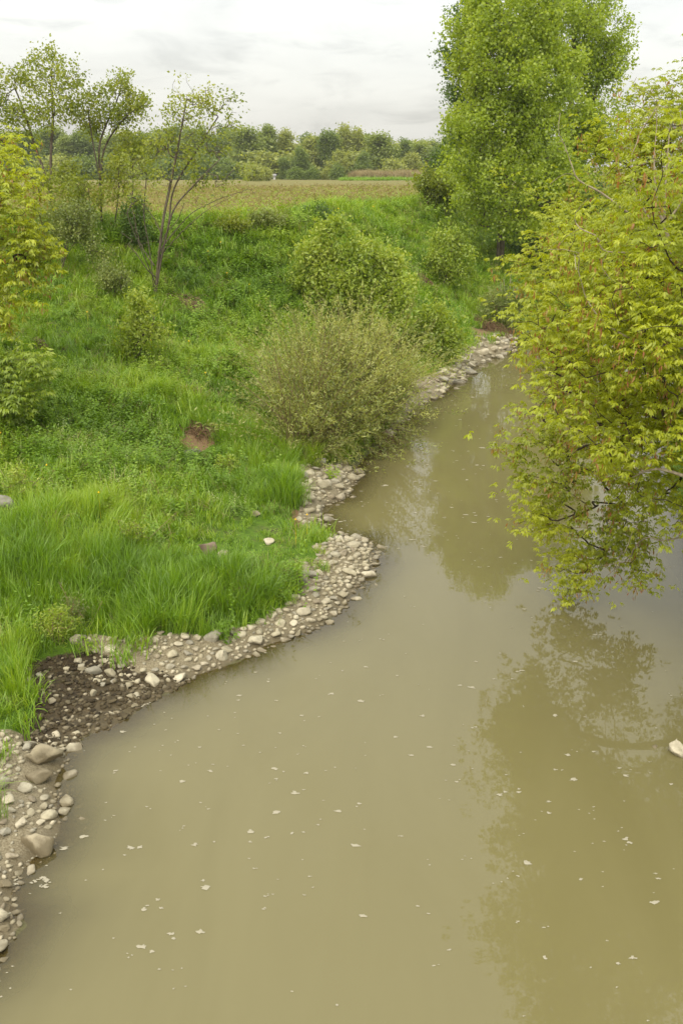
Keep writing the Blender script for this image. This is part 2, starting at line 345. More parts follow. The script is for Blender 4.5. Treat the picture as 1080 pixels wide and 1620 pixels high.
# ------------------------------------------------------------------ ground sheet and river
def axis(lo, hi, segs):
    a = []
    for s, e, st in segs: a += list(np.arange(s, e, st))
    a = np.array(a); st = a[-1]-a[-2]; up = [a[-1]]
    while up[-1] < hi: st *= 1.22; up.append(up[-1]+st)
    st = a[1]-a[0]; dn = [a[0]]
    while dn[-1] > lo: st *= 1.22; dn.append(dn[-1]-st)
    return np.array(dn[:0:-1]+list(a)+up[1:])
GX = axis(-2600, 2600, [(-16, -9, .3), (-9, 4, .12), (4, 14, .25)])
GY = axis(-300, 3000, [(2, 7, .3), (7, 25, .12), (25, 45, .2), (45, 75, .4)])
X, Y = np.meshgrid(GX, GY); Zg = height(X, Y)
far = np.hypot(X, Y) > 420
Zg = np.where(far, np.minimum(Zg, 4.0), Zg)
nx, ny = len(GX), len(GY); idx = np.arange(nx*ny).reshape(ny, nx)
GF = np.stack([idx[:-1, :-1], idx[:-1, 1:], idx[1:, 1:], idx[1:, :-1]], -1).reshape(-1, 4)
xf, yf = X.ravel(), Y.ravel()
nearm = (np.abs(xf) < 120) & (yf < 140) & (yf > -30)
def soft(fn):
    r = np.zeros(xf.shape)
    for dx, dy in ((0, 0), (.1, 0), (-.1, 0), (0, .1), (0, -.1)): r[nearm] += fn(xf[nearm]+dx, yf[nearm]+dy)/5
    return r
A_g = soft(lambda a, b: in_gravel(a, b).astype(float)); A_m = soft(lambda a, b: in_mud(a, b).astype(float)); A_d = soft(lambda a, b: in_dirt(a, b).astype(float))
A_f = inside(xf, yf, FIELD).astype(float)
_de = np.full(xf.shape, 50.); _de[nearm] = poly_dist(xf[nearm], yf[nearm], EDGE)
A_f = np.where(A_f > .5, np.clip(.5+_de*.6, 0, 1), np.clip(.5-_de*.6, 0, 1))
Zg = Zg.ravel()
_flat = np.clip(.035+(vnoise(xf, yf, 5, 3)-.5)*.10, -.02, .2)
Zg = Zg*(1-A_m)+A_m*np.minimum(Zg, _flat + .10*np.clip(poly_dist(xf, yf, SHORE_L)-.3, 0, 1.5)) if True else Zg
ground = tag(link('ground', mesh('ground', np.stack([xf, yf, Zg], -1), GF, M['ground'], True, dict(gravel=A_g, mud=A_m, dirt=A_d, field=A_f))), 'grassy river bank rising to a flat stubble field', kind='structure')
def ground_z(x, y):                    # height of the finished sheet (bilinear)
    x = np.asarray(x, float); y = np.asarray(y, float); Z2 = Zg.reshape(ny, nx)
    i = np.clip(np.searchsorted(GX, x)-1, 0, nx-2); j = np.clip(np.searchsorted(GY, y)-1, 0, ny-2)
    a = (x-GX[i])/(GX[i+1]-GX[i]); b = (y-GY[j])/(GY[j+1]-GY[j])
    return (Z2[j, i]*(1-a)+Z2[j, i+1]*a)*(1-b)+(Z2[j+1, i]*(1-a)+Z2[j+1, i+1]*a)*b
height = lambda x, y, fine=True: ground_z(x, y)
def gz(x, y): return float(ground_z(np.array([x]), np.array([y]))[0])
WX = axis(-40, 330, [(-12, 16, .3)]); WY = axis(-60, 120, [(2, 60, .3)])
X2, Y2 = np.meshgrid(WX, WY); x2, y2 = X2.ravel(), Y2.ravel()
keep = inside(x2, y2, RIVER) | (np.minimum(poly_dist(x2, y2, SHORE_L), poly_dist(x2, y2, SHORE_R)) < 1.3)
dep = -ground_z(x2, y2); murk = 1-np.exp(-np.clip(dep+.004, 0, 3)/.095)
i2 = np.arange(len(x2)).reshape(len(WY), len(WX)); F2 = np.stack([i2[:-1, :-1], i2[:-1, 1:], i2[1:, 1:], i2[1:, :-1]], -1).reshape(-1, 4)
F2 = F2[keep[F2].all(1)]; us = np.unique(F2); rm = np.full(len(x2), -1); rm[us] = np.arange(len(us))
tag(link('river_water', mesh('river_water', np.stack([x2, y2, 0*x2], -1)[us], rm[F2], M['water'], True, dict(murk=murk[us]))), 'calm murky tan river', kind='structure')

# ------------------------------------------------------------------ stones
def ico(sub):
    import bmesh
    bm = bmesh.new(); bmesh.ops.create_icosphere(bm, subdivisions=sub, radius=1)
    v = np.array([p.co[:] for p in bm.verts]); f = np.array([[q.index for q in p.verts] for p in bm.faces]); bm.free(); return v, f
ICO2 = ico(2); ICO3 = ico(3)
def stone_mesh(name, mat, seed, big=False, flat=.6, angular=.56):
    r = np.random.default_rng(seed); v, f = (ICO3 if big else ICO2); v = v.copy()
    for k in range(13):                 # knock faces off a ball
        n = r.normal(size=3); n /= np.linalg.norm(n); c = r.uniform(.42, .80); d = v @ n
        v -= np.clip(d-c, 0, None)[:, None]*n*angular*1.7
    v += r.normal(0, .022, v.shape); ph = r.uniform(0, 6, 3); v *= (1+.04*np.sin(v[:, [1]]*5+ph[0])+.04*np.sin(v[:, [2]]*6+v[:, [0]]*4+ph[1])+ (.02*np.sin(v[:, [0]]*13+v[:, [1]]*11+ph[2]) if big else 0))
    v *= np.array([1, r.uniform(.65, .9), flat*r.uniform(.85, 1.15)]); return mesh(name, v, f, mat, True)
def hull_mesh(name, mat, seed, npt=20, flat=.6):
    import bmesh
    r = np.random.default_rng(seed); d = r.normal(size=(npt, 3)); d /= np.linalg.norm(d, axis=1)[:, None]; d *= r.uniform(.8, 1.08, (npt, 1))*np.array([1, r.uniform(.6, .9), flat*r.uniform(.8, 1.2)])
    bm = bmesh.new()
    for p in d: bm.verts.new(p)
    h = bmesh.ops.convex_hull(bm, input=bm.verts); bmesh.ops.delete(bm, geom=[g for g in bm.verts if not g.link_faces], context='VERTS')
    bmesh.ops.bevel(bm, geom=list(bm.edges), offset=.09, segments=1, affect='EDGES', profile=.6)
    bmesh.ops.triangulate(bm, faces=bm.faces); me = bpy.data.meshes.new(name); bm.to_mesh(me); bm.free(); me.materials.append(mat); return me
SM = [hull_mesh('broken_stone', M['stone'], 500+i, 13+i) for i in range(7)]+[stone_mesh('stone', M['stone'], 100+i, False, .62) for i in range(5)]
SMW = [stone_mesh('stone_wet', M['stone_wet'], 140+i, False, .6) for i in range(4)]
PLACED = []                            # x, y, r of stones already laid
def free(x, y, r, k=.85):
    return all((x-a)**2+(y-b)**2 > (k*(r+c))**2 for a, b, c in PLACED)
BIG = [  # px, py (centre), width px, flatness, material, yaw, sink, label
 (725, 604, 30, .38, 'stone', .1, .3, 'flat pale boulder standing in the water off the far stony point'),
 (722, 617, 17, .3, 'stone', .4, .35, 'low grey slab awash just in front of the flat pale boulder'),
 (762, 556, 22, .6, 'stone', .2, .3, 'cream boulder, widest of the pale stones at the far bend'),
 (781, 552, 16, .7, 'stone', 1.0, .3, 'round pale stone right of the widest cream boulder at the far bend'),
 (796, 560, 17, .45, 'stone', .0, .3, 'flat white stone at the water, furthest right at the far bend'),
 (516, 767, 30, .62, 'stone', .3, .3, 'large smooth pale boulder on the shore below the willow'),
 (538, 768, 22, .6, 'stone', .8, .3, 'pale boulder leaning on the large smooth one below the willow'),
 (503, 730, 26, .7, 'stone_grey', .5, .3, 'grey block half under the willow branches at the shore'),
 (655, 612, 30, .7, 'stone_muddy', .5, .35, 'dark hollowed boulder under the shrub at the far shore'),
 (471, 920, 30, .8, 'stone_grey', .9, .25, 'blue grey angular slab standing at the grass edge of the cobbles'),
 (330, 868, 36, .72, 'stone_brown', .3, .3, 'purple brown boulder lying in the grass above the cobbles'),
 (354, 876, 20, .7, 'stone_muddy', 1.2, .3, 'small pinkish stone beside the purple brown boulder in the grass'),
 (427, 857, 24, .5, 'stone', .2, .3, 'oval tan stone in short grass near the point'),
 (404, 813, 18, .5, 'stone_muddy', .2, .3, 'half buried stone in grass above the oval tan stone'),
 (0, 792, 44, .7, 'stone_grey', .4, .3, 'large grey boulder in tall grass at the left edge'),
 (305, 716, 34, .28, 'stone_grey', .1, .3, 'flat grey stone under the bare earth scar'),
 (1068, 1214, 42, .75, 'stone', .5, .3, 'pale boulder rising from the water at the right edge'),
 (1030, 1222, 16, .5, 'stone_muddy', .9, .35, 'small stone awash left of the boulder at the right edge'),
 (68, 1192, 62, .72, 'stone_muddy', .35, .32, 'big mud coated boulder at the lower end of the black mud'),
 (62, 1226, 56, .42, 'stone_muddy', .1, .35, 'long low muddy rock below the big mud coated boulder'),
 (58, 1332, 64, .62, 'stone_muddy', 2.6, .35, 'broad boulder with pale cap and muddy flank at the near waterline'),
 (106, 1322, 56, .22, 'stone_muddy', 1.6, .98, 'smooth brown boulder just under the water near the left shore'),
 (78, 1398, 30, .3, 'stone_muddy', .6, .85, 'drowned stone ringed with foam near the lower left shore'),
 (17, 1266, 26, .8, 'stone', .7, .25, 'rounded tan cobble at the left picture edge above the broad boulder'),
 (8, 1240, 30, .8, 'stone', .2, .25, 'heart shaped grey boulder at the left picture edge'),
 (37, 1247, 30, .5, 'stone', .15, .25, 'pale wedge of rock right of the heart shaped boulder'),
 (36, 1300, 24, .8, 'stone', 1.1, .25, 'peaked pale stone above the broad pale capped boulder'),
 (8, 1320, 22, .85, 'stone', .3, .25, 'tan round stone at the left edge level with the broad boulder'),
 (122, 1014, 22, .85, 'stone', .6, .25, 'round pale stone at the head of the black mud'),
 (141, 1014, 15, .85, 'stone', .1, .25, 'grey pebble right of the round pale stone at the mud'),
 (83, 1108, 18, .7, 'stone', .2, .25, 'whitish stone lying alone on the black mud'),
 (148, 1097, 16, .7, 'stone', .8, .25, 'buff stone in the middle of the black mud'),
 (46, 1076, 14, .8, 'stone', .8, .25, 'grey stone at the left rim of the black mud'),
 (8, 1470, 26, .6, 'stone_muddy', .2, .3, 'brown rock edged with foam at the lower left corner'),
 (10, 1400, 26, .5, 'stone_muddy', .2, .3, 'brown rock at the left edge below the broad boulder'),
 (542, 940, 22, .6, 'stone', .5, .3, 'long buff stone at the tip of the cobble point'),
 (520, 986, 22, .4, 'stone', .1, .3, 'flat tan stone touching the water below the cobble point'),
 (352, 1037, 26, .7, 'stone', .3, .3, 'blocky cream stone, largest along the near cobble strip'),
 (310, 1057, 20, .4, 'stone', .2, .3, 'rounded buff stone at the waterline beside the black mud'),
]
for i, (px, py, wpx, fl, mt, yaw, sink, lab) in enumerate(BIG):
    q = W(px, py + wpx*fl*.28); dpt = (q-EYE) @ _f; r = .5*wpx*dpt/FPX*1.06
    z = max(gz(q[0], q[1]), -.02 if sink < .8 else -.3)
    if sink >= .8:
        q = onz(px, py, -.05); z = -.04-r*fl
    sm = stone_mesh('boulder', M[mt], 300+i, True, fl, .58)
    o = link('boulder', sm, None, (q[0], q[1], z + r*fl*(1-2*sink) if sink < .8 else z)); o.scale = (r, r, r); o.rotation_euler = (0, 0, yaw)
    if 'slab standing' in lab: o.rotation_euler = (.5, .5, .9)
    tag(o, lab, 'stone', 'single stones along the river'); PLACED.append((q[0], q[1], r))
# cobbles: packed on the gravel, big ones first; the largest in view are parts of the ground, the rest one stony mass
cand = []
for zi, zone in enumerate(Z_GRAVEL):
    lo, hi = zone.min(0)-.3, zone.max(0)+.3
    spec = [(.12, .18, 36), (.08, .12, 240), (.05, .08, 1100), (.026, .05, 4600)] if zi != 1 else [(.10, .14, 26), (.06, .10, 190), (.04, .06, 500), (.022, .04, 1500)]
    if zi >= 3: spec = [(.22, .36, 20), (.13, .22, 90), (.08, .13, 260)]
    if zi == 2: spec = [(.16, .22, 12), (.09, .15, 80), (.05, .09, 260), (.03, .05, 500)]
    cell = {}
    for a, b, r in PLACED: cell.setdefault((int(a//.6), int(b//.6)), []).append((a, b, r))
    for r0, r1, n in spec:
        px_ = rng.uniform(lo[0], hi[0], n*3); py_ = rng.uniform(lo[1], hi[1], n*3); ok = inside(*warp(px_, py_), zone); rr = rng.uniform(r0, r1, n*3)
        for x, y, r in list(zip(px_[ok], py_[ok], rr[ok]))[:n]:
            c = (int(x//.6), int(y//.6)); clash = False
            for i in (-1, 0, 1):
                for j in (-1, 0, 1):
                    for a, b, q in cell.get((c[0]+i, c[1]+j), ()):
                        if (x-a)**2+(y-b)**2 < (.78*(r+q))**2: clash = True
            if clash: continue
            cell.setdefault(c, []).append((x, y, r)); cand.append((x, y, r, zi))
lo, hi = Z_MUD.min(0)-.3, Z_MUD.max(0)+.3
for r0, r1, n in ((.05, .085, 70), (.02, .045, 1300)):
    px_ = rng.uniform(lo[0], hi[0], n*2); py_ = rng.uniform(lo[1], hi[1], n*2); ok = in_mud(px_, py_)
    for x, y in list(zip(px_[ok], py_[ok]))[:n]: cand.append((x, y, rng.uniform(r0, r1), 9))
cx_, cy_ = np.array([c[0] for c in cand]), np.array([c[1] for c in cand]); cr = np.array([c[2] for c in cand]); czi = np.array([c[3] for c in cand])
cz = ground_z(cx_, cy_); pxs, pys, dps = project(np.stack([cx_, cy_, cz], -1))
show = cr/dps; show[(pxs < -6) | (pxs > 1086) | (pys > 1626)] = 0
order = np.argsort(-show); top = set(order[:290].tolist())
rest_v, rest_f, rest_t, off = [], [], [], 0
sv = {id(s): (np.array([p.co[:] for p in s.vertices]), np.array([p.vertices[:] for p in s.polygons])) for s in SM+SMW}
iv1, if1 = ico(1)
for k in range(len(cand)):
    x, y, r, zi = cand[k]
    s = (SMW if zi == 9 and (rng.random() < .72) else SM)[rng.integers(4) if zi == 9 else rng.integers(len(SM))]
    e = (rng.uniform(-.3, .3), rng.uniform(-.3, .3), rng.uniform(0, 6.28)); z = cz[k] + r*rng.uniform(-.02, .26)
    if k in top:
        o = link('cobble', s, ground, (x, y, z)); o.scale = (r*1.15, r*1.15, r*rng.uniform(.75, 1.1)); o.rotation_euler = e
    else:
        v = iv1*(1+rng.uniform(-.3, .3, (len(iv1), 1)))*np.array([1.1, .8, .62])*r; c, s_ = math.cos(e[2]), math.sin(e[2])
        v = np.stack([v[:, 0]*c-v[:, 1]*s_, v[:, 0]*s_+v[:, 1]*c, v[:, 2]], -1) + (x, y, z)
        rest_v.append(v); rest_f.append(if1+off); off += len(v); rest_t += [(0 if zi != 9 else 1)]*len(if1)
pm = mesh('pebbles', np.vstack(rest_v), np.vstack(rest_f), None, False)
def pebble_mat(name, cols):
    m, t, o = new_mat(name); g = t.nodes.new('ShaderNodeNewGeometry'); r = g.outputs['Random Per Island']; p = g.outputs['Position']
    c = mix(t, 1.0, ramp(t, r, cols), ramp(t, noise(t, p, 30, 4, .6), [(.3, (.7, .68, .62)), (.65, (1.08, 1.06, 1.0))]), 'MULTIPLY')
    sz = t.nodes.new('ShaderNodeSeparateXYZ'); t.links.new(p, sz.inputs[0])
    c = mix(t, map_range(t, sz.outputs[2], .0, .07, .75, 0), c, (.11, .085, .045))
    principled(t, o, c, .85, None, .3); return m
pm.materials.append(pebble_mat('pebble_pale', PALE)); pm.materials.append(pebble_mat('pebble_wet', [(0, (.03, .022, .012)), (.6, (.075, .058, .03)), (.85, (.15, .125, .08)), (1, (.34, .30, .22))]))
pm.polygons.foreach_set('material_index', np.array(rest_t, np.int32))
tag(link('pebbles', pm, ground), kind='stuff')

# ------------------------------------------------------------------ grass and herbs (instanced by geometry nodes: one stuff object per kind)
def blade_mesh(name, n, h0, h1, wid, lean, spread, mat, seed, curve=1.0, extra=None):
    r = np.random.default_rng(seed); V = []; F = []; T = []; o = 0
    for k in range(n):
        a = r.uniform(0, 6.283); b = r.normal(0, spread, 2); h = r.uniform(h0, h1); ln = r.uniform(.1, 1)*lean*h; d = np.array([math.cos(a), math.sin(a)]); s = np.array([-d[1], d[0]]); w_ = wid*r.uniform(.7, 1.3)
        tw = r.uniform(-.6, .6); s = s*math.cos(tw)+d*math.sin(tw); tt = r.random()
        for q, ww in ((0, .8), (.4, 1), (.75, .7)):
            c = b + d*ln*q**(1.7*curve); z = h*(q - .25*lean*q*q*q)
            V += [(*(c-s*w_*ww/2), z), (*(c+s*w_*ww/2), z)]; T += [tt*.8+.2*q]*2
        c = b+d*ln; V.append((*c, h*(1-.25*lean))); T.append(min(1, tt*.8+.25))
        F += [(o, o+1, o+3), (o, o+3, o+2), (o+2, o+3, o+5), (o+2, o+5, o+4), (o+4, o+5, o+6)]; o += 7
    return mesh(name, np.array(V), np.array(F), mat, False, dict(tint=T))
LEAF = {  # x along the leaf, y across, z up
 'lance': (np.array([(0, 0, 0), (.5, 0, .05), (1, 0, -.16), (.42, .25, -.03), (.42, -.25, -.03)]), np.array([(0, 4, 1), (1, 4, 2), (0, 1, 3), (1, 2, 3)])),
 'lance2': (np.array([(0, 0, 0), (1, 0, -.14), (.4, .175, -.05), (.42, -.175, -.05)]), np.array([(0, 3, 1), (0, 1, 2)])),
 'oval': (np.array([(0, 0, 0), (.5, 0, .04), (1, 0, -.08), (.45, .34, .0), (.45, -.34, .0)]), np.array([(0, 4, 1), (1, 4, 2), (0, 1, 3), (1, 2, 3)])),
 'delta': (np.array([(0, 0, 0), (1, 0, -.1), (.3, .48, .03), (.3, -.48, .03)]), np.array([(0, 3, 1), (0, 1, 2)])),
 'narrow': (np.array([(0, 0, 0), (1, 0, -.1), (.4, .13, 0), (.4, -.13, 0)]), np.array([(0, 3, 1), (0, 1, 2)])),
 'clump': (np.array([(0, 0, 0), (.55, .5, .1), (1, .1, -.1), (.6, -.45, .05), (.1, .3, -.1)]), np.array([(0, 3, 2), (0, 2, 1), (0, 1, 4)])),
}
def unit(a): return a/np.maximum(np.linalg.norm(a, axis=-1, keepdims=True), 1e-9)
def leaves(kind, p, d, nrm, length, tint):
    """many leaves at once: points p, directions d, normals nrm"""
    lv, lf = LEAF[kind]; x = unit(d); z = unit(nrm - (nrm*x).sum(-1, keepdims=True)*x); y = np.cross(z, x)
    B = np.stack([x, y, z], 1)
    v = p[:, None, :] + np.einsum('kc,ncd->nkd', lv, B)*np.asarray(length)[:, None, None]
    f = (lf[None]+np.arange(len(p))[:, None, None]*len(lv)).reshape(-1, 3)
    return v.reshape(-1, 3), f, np.repeat(tint, len(lv))
def join(parts):
    V, F, T, o = [], [], [], 0
    for v, f, t in parts: V.append(v); F.append(f+o); T.append(t); o += len(v)
    return np.vstack(V), np.vstack(F), np.concatenate(T)
def herb_mesh(name, stems, h, spread, leaf, ln, per, mat, seed, bud=False):
    r = np.random.default_rng(seed); P = []; D = []; T = []; V = []; F = []; o = 0
    SV, SF, ST = [], [], []
    for s in range(stems):
        b = np.array([*r.normal(0, spread, 2), 0]); ht = h*r.uniform(.55, 1.1); ln_ = r.normal(0, .22, 2)*ht; tt = r.random()
        for k in range(per):
            q = (k+.6)/per; c = b + np.array([*(ln_*q*q), ht*q]); a = k*2.4 + r.uniform(0, 1)
            P.append(c); D.append((math.cos(a), math.sin(a), r.uniform(-.1, .45))); T.append(np.clip(tt*.5+.5*q*r.uniform(.6, 1.1), 0, 1))
        e = b+np.array([*ln_, ht]); sd = np.array([.004, 0, 0]); SV += [b-sd, b+sd, e]; SF.append((o, o+1, o+2)); ST += [.4]*3; o += 3
    P = np.array(P); D = np.array(D); n = len(P)
    nr = np.array([0, 0, 1.0]) + r.normal(0, .35, (n, 3))
    q = P[:, 2]/h; L_ = ln*(1.15-.55*np.clip(q, 0, 1))*r.uniform(.7, 1.25, n)
    return mesh(name, *(lambda j: (j[0], j[1], mat, False, dict(tint=j[2])))(join([leaves(leaf, P, D, nr, L_, np.array(T)), (np.array(SV), np.array(SF), np.array(ST))])))
def proto(objs, name):
    col = bpy.data.collections.new(name)
    for i, me in enumerate(objs):
        ob = bpy.data.objects.new(f'{name}_{chr(97+i)}', me); col.objects.link(ob)
    return col
def instancer(name, col, P, rot, scl, idx, tint, label, cat=None):
    me = bpy.data.meshes.new(name); me.vertices.add(len(P)); me.vertices.foreach_set('co', np.asarray(P, np.float32).ravel())
    for k, ty, a in (('rot', 'FLOAT_VECTOR', rot), ('scl', 'FLOAT_VECTOR', scl)):
        x = me.attributes.new(k, ty, 'POINT'); x.data.foreach_set('vector', np.asarray(a, np.float32).ravel())
    x = me.attributes.new('idx', 'INT', 'POINT'); x.data.foreach_set('value', np.asarray(idx, np.int32))
    x = me.attributes.new('ptint', 'FLOAT', 'POINT'); x.data.foreach_set('value', np.asarray(tint, np.float32))
    o = link(name, me); g = bpy.data.node_groups.new(name+'_scatter', 'GeometryNodeTree')
    g.interface.new_socket('Geometry', in_out='INPUT', socket_type='NodeSocketGeometry'); g.interface.new_socket('Geometry', in_out='OUTPUT', socket_type='NodeSocketGeometry')
    A = g.nodes.new; gi, go = A('NodeGroupInput'), A('NodeGroupOutput'); ip = A('GeometryNodeInstanceOnPoints'); ci = A('GeometryNodeCollectionInfo')
    ci.inputs['Collection'].default_value = col; ci.inputs['Separate Children'].default_value = True; ci.inputs['Reset Children'].default_value = True
    ip.inputs['Pick Instance'].default_value = True
    def na(n, ty):
        q = A('GeometryNodeInputNamedAttribute'); q.data_type = ty; q.inputs[0].default_value = n; return q.outputs[0]
    er = A('FunctionNodeEulerToRotation'); K = g.links.new; K(na('rot', 'FLOAT_VECTOR'), er.inputs[0])
    K(gi.outputs[0], ip.inputs['Points']); K(ci.outputs[0], ip.inputs['Instance']); K(na('idx', 'INT'), ip.inputs['Instance Index']); K(er.outputs[0], ip.inputs['Rotation']); K(na('scl', 'FLOAT_VECTOR'), ip.inputs['Scale']); K(ip.outputs[0], go.inputs[0])
    md = o.modifiers.new('scatter', 'NODES'); md.node_group = g
    return tag(o, label, cat, kind='stuff')
TALL = proto([blade_mesh('tall_grass', 58, .35, .85, .009, .75, .085, M['grass'], 1), blade_mesh('tall_grass', 52, .4, .95, .009, .6, .07, M['grass'], 2), blade_mesh('tall_grass', 54, .25, .75, .009, 1.1, .10, M['grass'], 3)], 'tall_grass')
SHORT = proto([blade_mesh('short_grass', 36, .12, .32, .011, .8, .08, M['grass'], 4), blade_mesh('short_grass', 36, .15, .42, .011, .9, .09, M['grass'], 5), blade_mesh('short_grass', 30, .08, .24, .013, 1.0, .09, M['grass'], 6)], 'short_grass')
HERB = proto([herb_mesh('leafy_herb', 9, .34, .11, 'oval', .06, 12, M['weed'], 11), herb_mesh('leafy_herb', 6, .5, .09, 'lance', .085, 15, M['weed'], 12), herb_mesh('leafy_herb', 13, .2, .14, 'oval', .05, 7, M['weed'], 13), herb_mesh('leafy_herb', 9, .26, .13, 'lance', .075, 9, M['weed'], 14)], 'leafy_herb')
DRY = proto([blade_mesh('dead_grass', 26, .15, .4, .009, 1.5, .10, M['dry'], 21), blade_mesh('dead_grass', 22, .2, .5, .009, 1.1, .08, M['dry'], 22)], 'dead_grass')
STRAW = proto([blade_mesh('straw_stubble', 10, .05, .16, .02, 1.8, .12, M['straw'], 31), blade_mesh('straw_stubble', 8, .06, .2, .02, 1.4, .14, M['straw'], 32)], 'straw_stubble')
SPROUT = proto([blade_mesh('crop_sprout', 10, .06, .16, .018, 1.0, .06, M['grass'], 33)], 'crop_sprout')
def surv(px, py): q = W(px, py); return q[0], q[1]
BARE = [(*surv(a, b), r, k) for a, b, r, k in ((335, 888, .55, .95), (432, 868, .7, .9), (316, 712, .35, .95), (0, 812, .45, .97), (410, 826, .3, .8), (425, 840, 1.0, .85), (330, 868, .4, .9), (375, 878, .6, .8), (470, 885, .6, .8), (460, 905, .4, .8), (300, 885, .3, .5), (790, 790, .4, .3), (130, 1000, .6, .5), (300, 485, .9, .7), (380, 360, 1.2, .4), (0, 790, .35, 1), (405, 812, .3, .8), (645, 790, .4, .4), (120, 510, 1.2, .35), (65, 548, .3, .6))]
HERBY = [(*surv(a, b), r, k) for a, b, r, k in ((60, 700, 1.8, 1), (180, 690, 1.6, .9), (240, 740, 1.2, .9), (330, 740, 1.0, .7), (30, 640, 1.4, .9), (130, 760, 1.2, .6), (330, 500, 2.2, .8), (400, 520, 2.0, .85), (300, 420, 2.0, .6), (420, 450, 2.4, .8), (380, 590, .9, .8), (500, 370, 2, .7), (250, 590, 1.0, .4), (640, 420, 2, .6), (700, 370, 3, .6), (740, 330, 3, .6), (770, 450, 2, .5), (420, 370, 1.5, .6))]
TALLY = [(*surv(a, b), r, k) for a, b, r, k in ((60, 900, 2.0, 1), (180, 930, 1.6, 1), (20, 1060, .9, 1), (260, 960, 1.0, 1), (360, 920, .8, 1), (430, 740, 1.1, 1), (460, 780, .7, 1), (400, 720, .9, .9), (60, 830, 1.6, .9), (380, 770, .8, .5), (492, 850, .25, 1), (300, 915, .7, .7), (760, 500, 1.6, .9), (250, 640, 1.2, .5), (310, 650, .8, .6), (130, 440, 2, .4), (170, 480, 1.5, .3), (640, 500, 1.5, .7), (560, 430, 2, .4))]
def blob(x, y, Ls): return np.max([k*np.clip(1.3-np.hypot(x-a, y-b)/r, 0, 1)/1.3*1.15 for a, b, r, k in Ls], axis=0)
LOWG = [(*surv(a, b), r, k) for a, b, r, k in ((425, 860, 1.3, 1), (345, 885, .8, 1), (470, 885, .8, 1), (390, 885, .7, .9), (316, 715, .5, 1), (0, 815, .7, 1), (30, 812, .4, .8), (120, 520, 1.5, .6), (430, 825, .8, .8))]
def scatter(n_mult=1.0):
    Ps = []
    for (x0, x1, y0, y1, dens) in ((-12, 3, 8, 16, 62), (-13, 4, 16, 24, 50), (-16, 6, 24, 34, 32), (-18, 8, 34, 46, 21), (-6, 14, 46, 60, 14), (2, 26, 60, 78, 7)):
        n = int((x1-x0)*(y1-y0)*dens*n_mult); x = rng.uniform(x0, x1, n); y = rng.uniform(y0, y1, n); Ps.append(np.stack([x, y, np.full(n, (60/dens)**.38)], -1))
    P = np.vstack(Ps); x, y = P[:, 0], P[:, 1]
    wat = inside(x, y, RIVER); fld = inside(x, y, FIELD); de = poly_dist(x, y, EDGE); dl = poly_dist(x, y, SHORE_L); dr = poly_dist(x, y, SHORE_R)
    ok = ~wat & ((~fld) | (de < .5+.6*vnoise(x, y, .8, 8))) & (dl < dr) & (~in_gravel(x, y) | ((fbm(x, y, 1.8, 2, 61) > .57) & (dl > .55) & (rng.random(len(x)) < .5))) & ~in_mud(x, y) & ~in_dirt(x, y) & (dl > .25)
    z = ground_z(x, y); px, py, dp = project(np.stack([x, y, z], -1)); ok &= (px > -170) & (px < 1200) & (z > .03)
    ok &= rng.random(len(x)) > blob(x, y, BARE)
    return x[ok], y[ok], z[ok], P[ok, 2], dl[ok], de[ok]
gx, gy, gzz, gs, gdl, gde = scatter()
bt, bh_, tt_ = blob(gx, gy, TALLY), blob(gx, gy, HERBY), gdl/(gdl+gde)
nz = fbm(gx, gy, .6, 3, 21); nz2 = fbm(gx, gy, 1.7, 3, 25); u = rng.random(len(gx))
w_t = .10 + 1.3*bt + np.clip(.35-tt_, 0, 1)*.45 + (nz-.5)*.9
w_h = .12 + 1.2*bh_ + (nz2-.5)*1.6 + .2*(tt_ > .35)
w_s = .42 + .5*(tt_ > .36) + (.5-nz)*.6
ww = np.clip(np.stack([w_t, w_h, w_s], -1), .02, None)**1.8; ww /= ww.sum(1, keepdims=True); cum = np.cumsum(ww, 1)
kind = (u[:, None] > cum[:, :2]).sum(1)
tin = np.clip(.5 + .14*(tt_ > .38) + (fbm(gx, gy, .45, 3, 31)-.5)*1.5 + (fbm(gx, gy, 1.6, 2, 33)-.5)*.7 + rng.normal(0, .17, len(gx)), 0, 1)
gl = gs.copy()
def lay(name, col, sel, nvar, smin, smax, label, tilt=.18, tintadd=0.0, yk=1.0):
    n = int(sel.sum()); s = rng.uniform(smin, smax, n)*gs[sel]
    P = np.stack([gx[sel], gy[sel], gzz[sel]-.02], -1)
    rot = np.stack([rng.normal(0, tilt, n), rng.normal(0, tilt, n), rng.uniform(0, 6.283, n)], -1)
    return instancer(name, col, P, rot, np.stack([s, s, s/gl[sel]**.75*rng.uniform(.85, 1.15, n)], -1), rng.integers(0, nvar, n), np.clip(tin[sel]+tintadd, 0, 1), label)
lg = blob(gx, gy, LOWG); w_t = w_t*(1-lg); kind = np.where((kind == 0) & (rng.random(len(gx)) < lg*1.2), 2, kind)
hs = np.clip(.36+.42*bt+.12*(tt_ < .35)+(nz-.5)*.6+(nz2-.5)*.5, .3, .95)
gs_keep = gs.copy(); gs = gs*np.where(kind == 0, hs, 1)*(1-.55*lg)
lay('tall_grass', TALL, kind == 0, 3, .75, 1.15, 'tall bright green grass on the lower bank')
lay('leafy_herbs', HERB, kind == 1, 4, .8, 1.3, 'low leafy green weeds covering the bank', .25, .0)
lay('short_grass', SHORT, kind == 2, 3, .8, 1.3, 'short green grass on the bank slope')
BUD = proto([herb_mesh('seeding_weed', 5, .62, .10, 'narrow', .05, 16, M['white_bud'], 51), herb_mesh('seeding_weed', 4, .75, .08, 'oval', .035, 18, M['white_bud'], 52)], 'seeding_weed')
bsel = (kind == 1) & (rng.random(len(gx)) < .05+.10*(fbm(gx, gy, .9, 2, 71) > .58)) & (gdl > 1.5)
